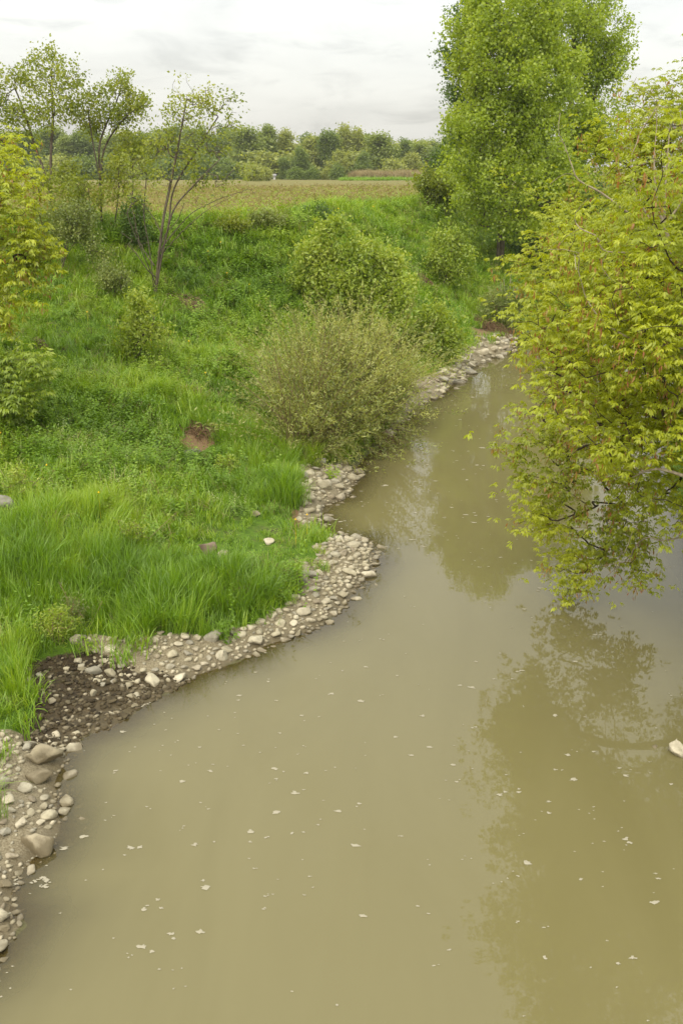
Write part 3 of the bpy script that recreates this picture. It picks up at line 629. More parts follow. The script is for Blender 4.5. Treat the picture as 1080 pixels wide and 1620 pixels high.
lay('seeding_weeds', BUD, bsel, 2, .6, 1.0, 'tall weeds with small pale seed heads among the herbs', .12, .2)
dsel = (rng.random(len(gx)) < .10 + .10*blob(gx, gy, BARE) + .05*(nz2 > .62))
lay('dead_grass', DRY, dsel, 2, .7, 1.1, 'dry dead grass blades among the green', .3)
# undergrowth on the far side of the river
n = 9000; x = rng.uniform(4, 30, n); y = rng.uniform(2, 75, n); dr = poly_dist(x, y, SHORE_R); dl = poly_dist(x, y, SHORE_L); ok = ~inside(x, y, RIVER) & (dr < dl) & (dr < 9) & (dr > 1.1)
gx, gy = x[ok], y[ok]; gzz = ground_z(gx, gy); gs = np.full(len(gx), 1.5); gl = np.ones(len(gx)); tin = rng.uniform(.1, .7, len(gx))
lay('right_bank_weeds', HERB, np.ones(len(gx), bool), 4, .8, 1.4, 'leafy undergrowth on the right bank')
# stubble and sprouts on the near field
n = 42000; y = 34+(rng.random(n)**1.7)*75; x = rng.uniform(-.42, .26, n)*(y+4); ok = inside(x, y, FIELD); ok &= (poly_dist(x, y, EDGE) > .5)
gx, gy = x[ok], y[ok]; gzz = ground_z(gx, gy); gs = np.clip(gy/50, .8, 2.0); gl = gs.copy(); tin = rng.uniform(.1, 1, len(gx))
row = np.abs(((gy+.06*gx)/.75) % 1-.5) < .16
lay('crop_sprouts', SPROUT, row & (rng.random(len(gx)) < .75), 1, .7, 1.2, 'rows of green crop sprouts in the field', .2, .25)
lay('straw_stubble', STRAW, ~row, 2, .6, 1.1, 'straw stubble lying on the field', .5)

# ------------------------------------------------------------------ trees and shrubs
def grow(stems, targets, base_r, tip_r=.006, step=.3, zmin=.15, wob=.06, droop=0.0, fromabove=.7):
    """branches from the stems out to every target; returns node positions, parents, radii"""
    P = []; par = []; attach = []
    root = None
    for s in stems:
        s = np.asarray(s, float); first = True
        for a, b in zip(s[:-1], s[1:]):
            m = max(1, int(np.ceil(np.linalg.norm(b-a)/step)))
            for k in range(m):
                if first:
                    first = False
                    if root is None: root = 0; P.append(a); par.append(-1); attach.append(False)
                    last = 0
                    if np.linalg.norm(P[0]-a) > 1e-6: P.append(a); par.append(0); attach.append(False); last = len(P)-1
                q = a+(b-a)*(k+1)/m + rng.normal(0, wob*.5, 3)*(1 if k+1 < m else 0)
                P.append(q); par.append(last); last = len(P)-1; attach.append(q[2]-s[0][2] > zmin)
    cap = len(P)+len(targets)*14; A = np.zeros((cap, 3)); n = len(P); A[:n] = P; at_ok = np.zeros(cap, bool); at_ok[:n] = attach
    T0 = A[:n].copy(); dist = np.min(np.linalg.norm(targets[:, None]-T0[None], axis=-1), 1)
    for ti in np.argsort(dist):
        t = targets[ti]; d = np.linalg.norm(A[:n]-t, axis=1); sc = d + fromabove*np.clip(A[:n, 2]-t[2], 0, None); sc[~at_ok[:n]] += 50
        j = int(np.argmin(sc)); D = d[j]
        if D < .02: continue
        m = int(min(13, max(2, np.ceil(D/step)))); pj = par[j]; dj = A[j]-A[pj] if pj >= 0 else np.array([0, 0, 1.0]); dj = dj/(np.linalg.norm(dj)+1e-9)
        c = A[j] + dj*D*.35 + np.array([0, 0, D*(.12+droop)]); last = j
        for k in range(1, m+1):
            q = k/m; p = (1-q)**2*A[j]+2*q*(1-q)*c+q*q*t + rng.normal(0, wob*min(1, D), 3)*(q < 1)*.6
            A[n] = p; at_ok[n] = True; par.append(last); last = n; n += 1
    A = A[:n]; par = np.array(par); kids = np.zeros(n, int)
    for i in range(1, n): kids[par[i]] += 1
    tips = max(2, int((kids == 0).sum())); e = max(1.6, math.log(tips)/math.log(max(base_r/tip_r, 1.5)))
    acc = (kids == 0).astype(float)
    for i in range(n-1, 0, -1): acc[par[i]] += acc[i]
    return A, par, tip_r*acc**(1/e), kids
def tubes(A, par, rad, big=7):
    n = len(A); main = np.full(n, -1); br = np.zeros(n)
    for i in range(1, n):
        p = par[i]
        if rad[i] > br[p]: br[p] = rad[i]; main[p] = i
    V, F, o = [], [], 0
    starts = [0]+[i for i in range(1, n) if main[par[i]] != i]
    for s in starts:
        ch = [s] if s == 0 else [par[s], s]
        while main[ch[-1]] >= 0: ch.append(main[ch[-1]])
        if len(ch) < 2: continue
        p = A[ch]; r = rad[ch].copy()
        if s: r[0] = r[1]
        else: r[0] *= 1.35
        k = big if r[0] > .05 else (5 if r[0] > .02 else 3)
        tg = np.gradient(p, axis=0); tg = unit(tg); up = np.array([0.3, .9, .2]); a = unit(np.cross(tg, up)); b = np.cross(tg, a)
        th = np.arange(k)/k*2*math.pi; ring = p[:, None]+r[:, None, None]*(np.cos(th)[None, :, None]*a[:, None]+np.sin(th)[None, :, None]*b[:, None])
        m = len(ch); V.append(ring.reshape(-1, 3)); i0 = np.arange(m-1)[:, None]*k; j0 = np.arange(k)[None]; j1 = (np.arange(k)+1) % k
        F.append((np.stack([i0+j0, i0+j1[None], i0+k+j1[None], i0+k+j0], -1)+o).reshape(-1, 4)); o += m*k
    return np.vstack(V), np.vstack(F)
def lobes_pts(lobes, n, shell=2.4):
    c = np.array([l[0] for l in lobes]); r = np.array([l[1] if np.ndim(l[1]) else (l[1],)*3 for l in lobes], float); w_ = np.prod(r, 1)**.85; w_ /= w_.sum()
    k = rng.choice(len(lobes), n, p=w_); d = unit(rng.normal(size=(n, 3))); q = rng.random(n)**(1/shell)
    return c[k]+d*q[:, None]*r[k]
def ragged(lobes, k=5, fr=(.2, .45), shrink=.82):
    out = []
    for c, r in lobes:
        r = np.array(r if np.ndim(r) else (r,)*3, float); out.append((c, r*shrink))
        for _ in range(4): out.append((np.asarray(c)+rng.normal(0, .5, 3)*r+[0, 0, .5*r[2]], r.mean()*np.array([.14, .14, rng.uniform(.5, 1.05)])))
        for _ in range(k):
            d = rng.normal(size=3); d[2] = abs(d[2])*.8-.15; d /= np.linalg.norm(d); f = rng.uniform(*fr); out.append((np.asarray(c)+d*r*rng.uniform(.8, 1.2), np.full(3, r.mean()*f)))
    return out
def spots_around(tg, A, par, kids, per, rad, thinmask):
    """leaf spots: at and round every twig end, with the twig's direction"""
    tips = np.where(kids == 0)[0]; thin = np.where((kids > 0) & thinmask)[0]; m = int(per)-len(tips)
    if m > 0: tips = np.concatenate([tips, rng.choice(np.concatenate([tips, thin]), m)])
    else: tips = rng.permutation(tips)[:int(per)]
    d = unit(A[tips]-A[np.maximum(par[tips], 0)])
    return A[tips]+rng.normal(0, rad, (len(tips), 3)), d
def compound(P, D, L0, ncomp=4, tintbase=None, droop=.75):
    """box elder foliage: compound leaves of five drooping leaflets"""
    n = len(P); parts = []; tb = rng.random(n) if tintbase is None else tintbase; upv = np.array([0, 0, 1.0])
    for c in range(ncomp):
        az = rng.uniform(0, 6.283, n); pd = unit(D*.55+np.stack([np.cos(az), np.sin(az), rng.uniform(-.1, .5, n)], -1)); s = unit(np.cross(pd, upv)); Lr = L0*rng.uniform(.75, 1.3, n)
        for f, sg, an in ((.55, 1, .95), (.55, -1, .95), (1.0, 1, .7), (1.0, -1, .7), (1.15, 0, 0)):
            if f < .6 and c % 2: continue
            b = P+pd*(Lr*f)[:, None]; d = pd*math.cos(an)+s*sg*math.sin(an)-upv*droop*rng.uniform(.5, 1.5, (n, 1))
            parts.append(leaves('lance2', b-upv*(.02*f), d, upv+rng.normal(0, .35, (n, 3)), Lr*rng.uniform(.85, 1.25, n), np.clip(tb*.6+rng.random(n)*.4, 0, 1)))
    return join(parts)
def simple(P, D, kind, L0, per, tintbase=None, rad=.1, flat=.5, hang=0.0):
    n = len(P)*per; p = np.repeat(P, per, 0)+rng.normal(0, rad, (n, 3)); tb = np.repeat(rng.random(len(P)) if tintbase is None else tintbase, per)
    d = rng.normal(size=(n, 3))+np.repeat(D, per, 0)*.6-np.array([0, 0, hang]); nr = np.array([0, 0, flat])+rng.normal(size=(n, 3))*.6
    return leaves(kind, p, d, nr, L0*rng.uniform(.65, 1.3, n), np.clip(tb*.55+rng.random(n)*.45, 0, 1))
def keys_at(P, L0):
    n = len(P); parts = []; dn = np.array([0, 0, -1.0])
    for c in range(9):
        p = P+rng.normal(0, .05, (n, 3))+dn*rng.uniform(.02, .13, (n, 1)); parts.append(leaves('narrow', p, dn+rng.normal(0, .22, (n, 3)), rng.normal(size=(n, 3)), 1.25*L0*rng.uniform(.7, 1.2, n), np.clip(np.linspace(0, 1, n)[rng.permutation(n)]*.8+rng.random(n)*.2, 0, 1)))
    return join(parts)
def empty(name, loc, rz=0):
    o = bpy.data.objects.new(name, None); o.empty_display_size = .3; C.objects.link(o); o.location = loc; o.rotation_euler = (0, 0, rz); return o
def curve_pts(P, n=6): return smooth_line(np.asarray(P, float), n)
def tree(name, label, cat, base, stems, lobes, nt_, base_r, leafmat, style, group=None, bark='bark', step=.3, tip_r=.006, wob=.06, per=2, jit=.12, L0=.1, leafper=6, zmin=.4, shell=2.4, keys=0, extra=None, droop=0, flat=.5, hang=0.0, crown='crown', fromabove=.7, tgts=None):
    base = np.asarray(base, float); root = empty(name, base); tag(root, label, cat, group)
    tg = lobes_pts(ragged(lobes), nt_, shell)
    if extra is not None: tg = np.vstack([tg, extra])
    g = ground_z(tg[:, 0], tg[:, 1]); tg[:, 2] = np.maximum(tg[:, 2], np.maximum(g, 0)+.12)
    A, par, rad, kids = grow(stems, tg, base_r, tip_r, step, zmin, wob, droop, fromabove)
    v, f = tubes(A, par, rad); link('trunk', mesh(name+'_trunk', v-base, f, M[bark], True), root)
    P, D = spots_around(tg, A, par, kids, nt_*per, jit, rad < tip_r*2.6)
    cl = fbm(P[:, 0]*1.3+P[:, 2], P[:, 1]*1.3+P[:, 2]*.7, .9, 2, 3); tb = np.clip(.5+(cl-.5)*1.3+rng.normal(0, .16, len(P)), 0, 1)
    if style == 'compound': v, f, t_ = compound(P, D, L0, leafper, tb)
    else: v, f, t_ = simple(P, D, style, L0, leafper, tb, jit, flat, hang)
    link(crown, mesh(name+'_crown', v-base, f, M[leafmat], False, dict(tint=t_)), root)
    if keys:
        k = rng.random(len(P)) < keys; ky, kf, kt = keys_at(P[k], .075); tag(link('seed_keys', mesh(name+'_keys', ky-base, kf, M['key'], False, dict(tint=kt)), root), kind='stuff')
    return root
def stem(*pp): return curve_pts(np.array(pp))
def lob(rows): return [(at(a, b, y), r) for a, b, y, r in rows]

# the box elder leaning out from the right bank
bx, by = 9.0, 17.5; b0 = np.array([bx, by, gz(bx, by)])
BE = lob([(905, 395, 19, .95), (960, 305, 19.5, .9), (905, 480, 18, 1.05), (903, 570, 17.2, 1.05), (908, 660, 16.2, 1.0), (905, 735, 15.6, .85), (900, 800, 15.4, .6), (866, 440, 19.5, .5), (860, 640, 16.5, .5), (858, 760, 15.5, .42),
  (985, 375, 17.5, 1.2), (1000, 480, 16, 1.3), (1005, 580, 15, 1.25), (1010, 665, 14.5, .9), (960, 730, 14.8, .55), (1040, 250, 19, 1.05), (1095, 205, 19, 1.15), (1095, 330, 17, 1.4), (1100, 450, 15, 1.5), (1110, 570, 13.6, 1.35), (1110, 680, 13.4, 1.1), (1095, 770, 13.8, .55),
  (1200, 215, 18, 1.2), (1250, 350, 15.5, 1.7), (1300, 500, 14, 1.8), (1220, 650, 12.8, 1.4), (960, 560, 12.9, 1.05), (985, 650, 12.2, .9), (1045, 450, 12.6, 1.2), (950, 470, 14, 1.0), (1300, 280, 19, 1.5), (1065, 812, 13.2, .36), (1010, 795, 14, .3), (1078, 852, 13, .28), (1040, 770, 13.8, .35), (1060, 540, 11.6, .9)]) + [(np.array(c), r) for c, r in (((6.9, 15, 2.7), 1.1), ((7.2, 13.2, 3.2), 1.3), ((7.4, 17, 3.1), 1.2), ((6.9, 11.3, 3.9), 1.2), ((7.5, 14.5, 5.5), 1.6))]
ex = np.array([at(a, b, y) for a, b, y in ((885, 905, 15.6), (897, 930, 15.5), (905, 880, 15.7), (925, 905, 15.4), (930, 860, 15.8), (900, 845, 15.9), (955, 870, 15.6), (985, 835, 15), (1000, 880, 15), (1015, 850, 15.3), (960, 830, 15.5), (940, 800, 16), (990, 800, 15.5), (1010, 770, 16), (1040, 800, 15), (1022, 905, 14.9), (812, 712, 15.8), (822, 765, 15.6), (835, 820, 15.5), (872, 835, 15.6), (862, 815, 15.6), (938, 215, 19.3), (940, 240, 19.2), (830, 395, 19.8), (884, 320, 19.6), (822, 430, 19.5), (1035, 180, 19), (1040, 150, 19.2), (1068, 130, 19))])
ex = np.vstack([ex]+[ex+rng.normal(0, .10, ex.shape) for _ in range(3)])
rt = tree('box_elder', 'yellow green box elder with hanging reddish keys leaning over the water from the right', 'tree', b0,
  [stem(b0-[0, 0, .3], (8.6, 17.2, 3.2), (8.0, 16.8, 4.8), (7.6, 16.6, 6.4), (7.3, 16.8, 8.2)), stem(b0-[0, 0, .3], (8.0, 16.8, 2.4), (6.6, 16.2, 3.0), (5.2, 15.8, 3.0), (4.2, 15.6, 2.6)), stem(b0-[0, 0, .3], (8.2, 16, 2.9), (7.0, 14.2, 4.0), (6.2, 12.9, 4.9)), stem(b0-[0, 0, .3], (8.2, 17.6, 3.2), (6.7, 18.1, 4.8), (5.2, 18.6, 5.9))],
  BE, 2700, .17, 'box_leaf', 'compound', 'box elders by the river', 'bark_dark', .35, .005, .05, 9.4, .17, .064, 4, .8, 3.0, .085, ex)
# its bare dead boughs
def dead(P, r, root, twigs=5, name='dead_branch', mat='bark_pale'):
    P = stem(*P); tg = []
    for k in range(twigs):
        i = rng.integers(len(P)//3, len(P)-1); d = unit((P[i+1]-P[i])[None])[0]; tg.append(P[i]+d*rng.uniform(.25, .6)+rng.normal(0, .2, 3)+[0, 0, .15])
    A, par, rad, kids = grow([P], np.array(tg), r, .004, .12, 0.0, .03); rad[:len(P)] = np.maximum(rad[:len(P)], np.linspace(r, .006, min(len(P), len(rad)))[:len(rad[:len(P)])])
    v, f = tubes(A, par, rad, 5); bs = np.array(root.location); link(name, mesh('dead_branch', v-bs, f, M[mat], True), root)
for pts, r in (([(1052, 380, 14.6), (1000, 342, 14.4), (950, 305, 14.3), (915, 285, 14.3), (904, 262, 14.3), (896, 240, 14.4)], .022), ([(1060, 400, 14.2), (1020, 335, 14.0), (1000, 285, 14), (998, 250, 14), (1005, 230, 14)], .022),
   ([(1060, 390, 13.9), (1040, 320, 13.8), (1034, 260, 13.8), (1038, 200, 13.9)], .03), ([(1050, 350, 13.9), (1052, 290, 13.8), (1058, 210, 13.9)], .02), ([(1060, 345, 13.7), (1085, 305, 13.6), (1092, 270, 13.7)], .018), ([(1090, 420, 13), (1010, 402, 12.9), (960, 398, 13), (948, 388, 13)], .02),
   ([(1110, 555, 12.1), (1030, 545, 12), (985, 530, 12), (950, 505, 12), (928, 475, 12.2)], .022), ([(1090, 520, 12), (1030, 490, 12), (1000, 455, 12.1)], .014), ([(1095, 845, 13.2), (1050, 855, 13.3), (1018, 852, 13.6), (990, 885, 14.2), (958, 912, 14.8)], .014), ([(1100, 760, 12.4), (1040, 742, 12.6), (1000, 755, 13)], .03)):
    dead([at(*q) for q in pts], r, rt)

# box elder reaching in at the left edge
b1 = np.array([-12.2, 24.0, gz(-12.2, 24.0)])
tree('box_elder', 'box elder branches with hanging keys reaching in at the left edge', 'tree', b1, [stem(b1-[0, 0, .3], b1+[.6, 0, 1.6], b1+[1.8, -.2, 2.6], b1+[3.2, -.3, 3.6]), stem(b1-[0, 0, .3], b1+[1.0, -.3, 1.0], b1+[2.6, -.5, 1.5], b1+[4.0, -.5, 1.8])],
  lob([(-15, 265, 23.5, .7), (20, 300, 23.3, .55), (30, 345, 23, .65), (45, 395, 22.8, .7), (60, 425, 22.6, .5), (-50, 350, 23.5, 1.2), (-40, 460, 22.8, .9), (10, 450, 22.6, .5), (5, 505, 22.4, .5), (45, 470, 22.6, .35), (-80, 560, 22, .9), (-90, 260, 24, 1.3), (25, 540, 22.4, .3)]), 560, .12, 'box_leaf', 'compound', 'box elders by the river', 'bark_dark', .3, .005, .05, 3.4, .17, .105, 4, .6, 2.2, .22)
# sapling at the lower left
q = W(8, 668)
tree('young_box_elder', 'bright leafy young box elder low at the left edge above the weeds', 'tree', q, [stem(q-[0, 0, .1], q+[.1, 0, .6], q+[.1, 0, 1.2])], lob([(5, 590, q[1], .42), (45, 585, q[1]-.2, .38), (15, 620, q[1]-.3, .42), (62, 560, q[1]+.3, .22), (40, 635, q[1]-.4, .35), (-30, 600, q[1], .5)]), 150, .03, 'box_leaf2', 'compound', None, 'bark', .2, .005, .03, 3, .1, .10, 4, .2)

# three slim maples on the bank
def bank_tree(label, bpx, stems_px, rows, n, br, per=.95, L=.095, lp=13, mat='maple_leaf', jit=.10, dy=0.0, rough=.07):
    q = W(*bpx); sts = [stem(q-[0, 0, .2], *[at(a, b, q[1]+d) for a, b, d in s]) for s in stems_px]
    return tree('slim_maple', label, 'tree', q, sts, [(at(a, b, q[1]+d), r) for a, b, d, r in rows], n, br, mat, 'oval', 'slim trees at the field edge', 'bark', .28, .005, rough, per, jit, L, lp, 1.2, 2.2, 0, None, .06, .5, .4)
bank_tree('tall slim maple, leftmost of three against the sky', (76, 356), [[(80, 300, 0), (81, 240, 0), (84, 190, .2), (82, 110, .1)], [(78, 300, 0), (55, 230, .4), (40, 180, .5), (20, 130, .5)]],
  [(60, 105, 0, .5), (85, 105, .2, .5), (45, 140, .3, .55), (95, 145, -.3, .65), (115, 130, .1, .45), (20, 130, .4, .55), (20, 180, .2, .6), (70, 180, -.3, .6), (110, 180, .3, .5), (-10, 160, .3, .6), (45, 210, .4, .5), (0, 215, 0, .6)], 480, .06)
bank_tree('forked slim maple between the leftmost and the one leaning over the slope', (160, 352), [[(160, 300, 0), (157, 240, 0), (165, 205, .2), (185, 160, .3), (195, 120, .3)], [(160, 270, 0), (170, 225, .2), (200, 185, 0), (228, 165, -.2)], [(160, 300, 0), (148, 230, -.2), (140, 180, -.2)]],
  [(192, 130, 0, .38), (215, 155, .2, .42), (225, 175, -.2, .32), (165, 150, .2, .4), (140, 170, -.2, .38), (180, 180, 0, .5), (205, 190, .3, .38), (150, 200, .3, .4), (130, 190, 0, .3)], 340, .05)
mp = bank_tree('bare limbed maple with several stems leaning on the grassy slope', (244, 472), [[(250, 420, 0), (258, 350, 0), (270, 290, .1), (282, 230, .1), (295, 160, .1)], [(242, 440, 0), (236, 390, .3), (228, 340, .5), (232, 280, .6)], [(252, 430, 0), (262, 380, -.2), (276, 330, -.3), (310, 290, -.4), (345, 255, -.4)], [(248, 440, 0), (266, 360, .3), (275, 300, .5), (310, 240, .6), (345, 185, .6)], [(246, 450, 0), (230, 410, -.3), (205, 350, -.5)]],
  [(300, 160, 0, .42), (330, 170, .3, .4), (362, 160, .2, .28), (365, 200, .2, .3), (285, 185, .2, .4), (320, 215, -.2, .45), (265, 220, 0, .4), (240, 240, .3, .4), (300, 250, .3, .45), (345, 240, -.3, .35), (220, 270, .2, .35), (255, 280, -.3, .4), (310, 290, -.2, .4), (350, 290, -.3, .3), (215, 310, -.3, .3), (380, 270, -.3, .25)], 800, .058, .5, .09, 9, 'maple_leaf', .10, 0, .1)
ym = mp.location[1]
for pts in ([(258, 400, 0), (290, 365, -.4), (325, 335, -.6), (368, 310, -.8)], [(262, 385, 0), (300, 340, .2), (340, 318, .3), (390, 300, .3)], [(244, 420, 0), (222, 385, .3), (212, 340, .4), (205, 300, .5)], [(250, 400, 0), (262, 370, .4), (280, 350, .6), (292, 320, .7)], [(256, 370, 0), (240, 340, .3), (222, 320, .4), (196, 305, .4)], [(248, 440, 0), (232, 425, -.4), (215, 400, -.5), (200, 385, -.5)]):
    dead([at(a, b, ym+d) for a, b, d in pts], .022, mp, 9, 'bare_limb', 'bark')
# slender saplings between them
for lab, bp, top, rows in (('thin leafy sapling just right of the leftmost maple', (118, 352), (115, 262), [(112, 270, 0, .4), (128, 290, .2, .35), (98, 290, 0, .35), (118, 315, .2, .35)]), ('thin leafy sapling in front of the forked maple', (180, 358), (188, 270), [(188, 262, 0, .35), (200, 285, .2, .35), (172, 290, 0, .3), (190, 310, 0, .3)]), ('yellow green sapling left of the dark crooked stem', (60, 392), (62, 300), [(60, 290, 0, .5), (80, 310, .2, .5), (45, 320, 0, .5), (70, 340, 0, .5)]), ('bushy sapling in the gap between the leftmost and forked maples', (140, 372), (140, 295), [(135, 300, 0, .5), (155, 315, .2, .45), (125, 325, 0, .45), (145, 340, 0, .4)]), ('pale sapling at the field edge left of the bare limbed maple', (205, 352), (210, 240), [(210, 235, 0, .4), (225, 255, .2, .35), (195, 250, .1, .35)])):
    q = W(*bp); tree('sapling', lab, 'tree', q, [stem(q-[0, 0, .1], at((bp[0]+top[0])/2+3, (bp[1]+top[1])/2, q[1]), at(*top, q[1]))], [(at(a, b, q[1]+d), r) for a, b, d, r in rows], 90, .022, 'maple_leaf', 'oval', None, 'bark', .25, .004, .06, 1.6, .11, .09, 11, .5, 2.2, 0, None, 0, .5, .3)

def shrub(name, label, bpx, rows, n, mat, style='oval', L=.07, lp=10, per=3, nst=4, br=.03, bark='bark', jit=.08, hang=.1, dY=0, cat='shrub'):
    q = W(*bpx); sts = []; top = np.mean([at(a, b, q[1]+d) for a, b, d, r in rows], 0)
    for k in range(nst):
        e = top+rng.normal(0, .35, 3)*np.array([1, 1, .5]); sts.append(stem(q-[0, 0, .1], q*.6+e*.4+rng.normal(0, .08, 3), e))
    return tree(name, label, cat, q, sts, [(at(a, b, q[1]+d), r) for a, b, d, r in rows], n, br, mat, style, None, bark, .2, .005, .05, per, jit, L, lp, .15, 2.4, 0, None, 0, .5, hang, 'foliage')
shrub('evergreen_shrub', 'dense dark green shrub behind the bare limbed maple', (216, 392), [(215, 350, 0, .45), (222, 370, 0, .4), (208, 370, .2, .35), (215, 325, 0, .3)], 120, 'dark_leaf', 'oval', .07, 14)
shrub('leafy_shrub', 'dusty green shrub with a dark crooked stem below the slim maples', (96, 432), [(110, 365, 0, .6), (135, 345, .3, .5), (90, 345, .2, .5), (145, 380, .2, .5), (120, 330, .4, .4), (75, 380, .3, .5), (160, 410, 0, .45)], 300, 'sage_leaf', 'oval', .07, 9)
shrub('leafy_shrub', 'low sage coloured bush right of the dark crooked stem', (180, 470), [(180, 440, 0, .38), (195, 450, 0, .3), (165, 450, 0, .3)], 110, 'sage_leaf', 'oval', .06, 10)
shrub('leafy_sapling', 'yellow green sapling standing alone on the grassy slope', (212, 572), [(222, 470, 0, .22), (226, 495, 0, .36), (215, 520, 0, .42), (240, 525, .1, .34), (205, 545, 0, .32), (250, 520, .1, .22)], 130, 'lime_leaf', 'oval', .08, 8, 4, 3, .025, 'bark', .08, .2, 0, 'tree')
shrub('leafy_shrub', 'bushy light green young box elder rising behind the willow', (545, 500), [(512, 362, 0, .38), (542, 358, .3, .36), (496, 405, 0, .5), (535, 405, 0, .6), (578, 398, .3, .5), (612, 420, 0, .42), (570, 450, -.3, .75), (505, 455, -.2, .6), (622, 470, -.4, .6), (590, 505, -.8, .7), (640, 520, -1, .55), (540, 480, -.3, .7), (478, 440, 0, .35), (630, 445, .2, .3)], 620, 'lime_leaf', 'lance', .15, 8, 4, 5, .07, 'bark', .13, .25)
shrub('leafy_shrub', 'mixed green shrub with bare twigs at the far stony shore', (692, 575), [(690, 510, 0, .5), (670, 530, 0, .55), (715, 530, 0, .5), (690, 550, -.3, .6), (660, 560, -.3, .5), (730, 550, 0, .4), (685, 490, .2, .3)], 230, 'box_leaf2', 'lance', .13, 7, 4, 6, .04, 'bark_willow', .12)
shrub('leafy_sapling', 'pale green sapling with a dark stem above the brown root clump', (697, 455), [(700, 385, 0, .55), (720, 380, .3, .5), (690, 410, 0, .6), (725, 405, 0, .55), (715, 430, 0, .55), (685, 430, 0, .4), (735, 430, 0, .4)], 190, 'lime_leaf', 'oval', .12, 8, 4, 3, .05, 'bark', .13, .3, 0, 'tree')
shrub('small_tree', 'small rounded tree at the field corner, left of a pair', (681, 336), [(678, 300, 0, .6), (672, 290, .2, .5), (690, 302, 0, .5), (680, 285, 0, .4)], 130, 'maple_leaf', 'oval', .14, 7, 4, 4, .04, 'bark', .14, .2, 0, 'tree')
shrub('small_tree', 'small slanting tree at the field corner, right of a pair', (703, 344), [(708, 305, 0, .6), (715, 295, .2, .6), (698, 312, 0, .45), (718, 318, 0, .5)], 150, 'lime_leaf', 'oval', .14, 7, 4, 2, .06, 'bark', .15, .2, 0, 'tree')
gsh = shrub('grey_shrub', 'grey green shrub with bleached dead sticks at the far bend', (790, 518), [(785, 490, 0, .7), (805, 480, 0, .7), (775, 505, -.2, .5), (810, 500, -.2, .6)], 200, 'sage_leaf', 'narrow', .14, 9, 4, 8, .04, 'bark_willow', .13)
q = W(800, 480)
for a in ((798, 440), (806, 436), (812, 444), (818, 438), (792, 446)): dead([at(804, 475, q[1]-.6), at(a[0], (475+a[1])/2, q[1]-.7), at(a[0]+rng.uniform(-4, 4), a[1], q[1]-.6)], .03, gsh, 2, 'dead_stick')
for lab, bp, w_, mt in (('low dark bush on the upper slope below the field', (505, 352), .5, 'dark_leaf'), ('round low weed bush on the slope near the field edge', (420, 362), .6, 'weed2'), ('yellowish low bush at the field edge right of the bare limbed maple', (365, 368), .5, 'maple_leaf')):
    q = W(*bp); px_m = FPX/((q-EYE) @ _f); y0 = bp[1]-w_*px_m*.6
    shrub('low_bush', lab, bp, [(bp[0], y0, 0, w_*.7), (bp[0]-w_*px_m*.7, y0+6, 0, w_*.5), (bp[0]+w_*px_m*.7, y0+4, 0, w_*.5)], 90, mt if mt in M else 'sage_leaf', 'oval', .08, 9)

# the willow thicket hanging over the shore
q = W(530, 672); root = empty('willow_thicket', q); tag(root, 'wide grey green willow bush hanging over the shore with pale bare rods', 'shrub')
RV, RF, ro = [], [], 0; LP, LD = [], []; dead_rods = 0
for k in range(1300):
    s = rng.uniform(-1, 1); b = W(535+s*72+rng.uniform(-12, 12), 672-s*22+rng.uniform(-30, 36)) if k % 4 == 0 else b+np.array([rng.normal(0, .12), rng.normal(0, .12), 0])
    b = b.copy(); b[2] = max(gz(b[0], b[1]), 0)
    az = rng.uniform(0, 6.283); el = rng.uniform(.5, 1.45); dn = 1 if rng.random() < .28 else 0
    hd = np.array([math.cos(az), math.sin(az)*.9, 0]) + np.array([.30*s, -.25, 0]) + dn*np.array([.45, -.6, 0]); hd /= max(np.linalg.norm(hd), .3)
    Lr = rng.uniform(1.8, 4.6)*(1.0 if abs(s) < .6 else .75)*(1-.2*dn); up = math.sin(el)*(1-.45*dn)
    t_ = np.linspace(0, 1, 7)[:, None]; p = b+hd*t_*Lr*math.cos(el)*(.75+.25*t_)*.85+np.array([0, 0, 1.0])*(up*t_-(.18+.35*dn)*t_**2)*Lr + rng.normal(0, .035, (7, 3))*t_
    p[:, 2] = np.maximum(p[:, 2], .06)
    r_ = np.linspace(.012, .003, 7)*rng.uniform(.7, 1.5)*(1.5 if k % 13 == 0 else 1); th = np.arange(3)/3*6.283
    ring = p[:, None]+r_[:, None, None]*np.stack([np.cos(th), np.sin(th), 0*th], -1)[None]
    i0 = np.arange(6)[:, None]*3; j0 = np.arange(3)[None]; j1 = (np.arange(3)+1) % 3
    RV.append(ring.reshape(-1, 3)); RF.append((np.stack([i0+j0, i0+j1[None], i0+3+j1[None], i0+3+j0], -1)+ro).reshape(-1, 4)); ro += 21
    if k % 13 == 0: continue
    m_ = int(54*Lr/2); tt = rng.uniform(.22, 1, m_)*6; i = np.minimum(tt.astype(int), 5); LP.append(p[i]+(p[i+1]-p[i])*(tt-i)[:, None]+rng.normal(0, .05, (m_, 3))); LD.append(unit(p[i+1]-p[i])*.7+rng.normal(0, .55, (m_, 3)))
link('rods', mesh('willow_rods', np.vstack(RV)-np.array(q), np.vstack(RF), M['bark_willow'], True), root)
LP, LD = np.vstack(LP), np.vstack(LD); tb = np.clip(.5+(fbm(LP[:, 0]+LP[:, 2], LP[:, 1], 1.5, 2, 7)-.5)*1.4+rng.normal(0, .22, len(LP)), 0, 1)
v, f, t_ = leaves('narrow', LP, LD, rng.normal(size=LP.shape)+[0, 0, .6], rng.uniform(.065, .125, len(LP)), tb)
link('foliage', mesh('willow_foliage', v-np.array(q), f, M['willow_leaf'], False, dict(tint=t_)), root)
print('willow leaves', len(LP))

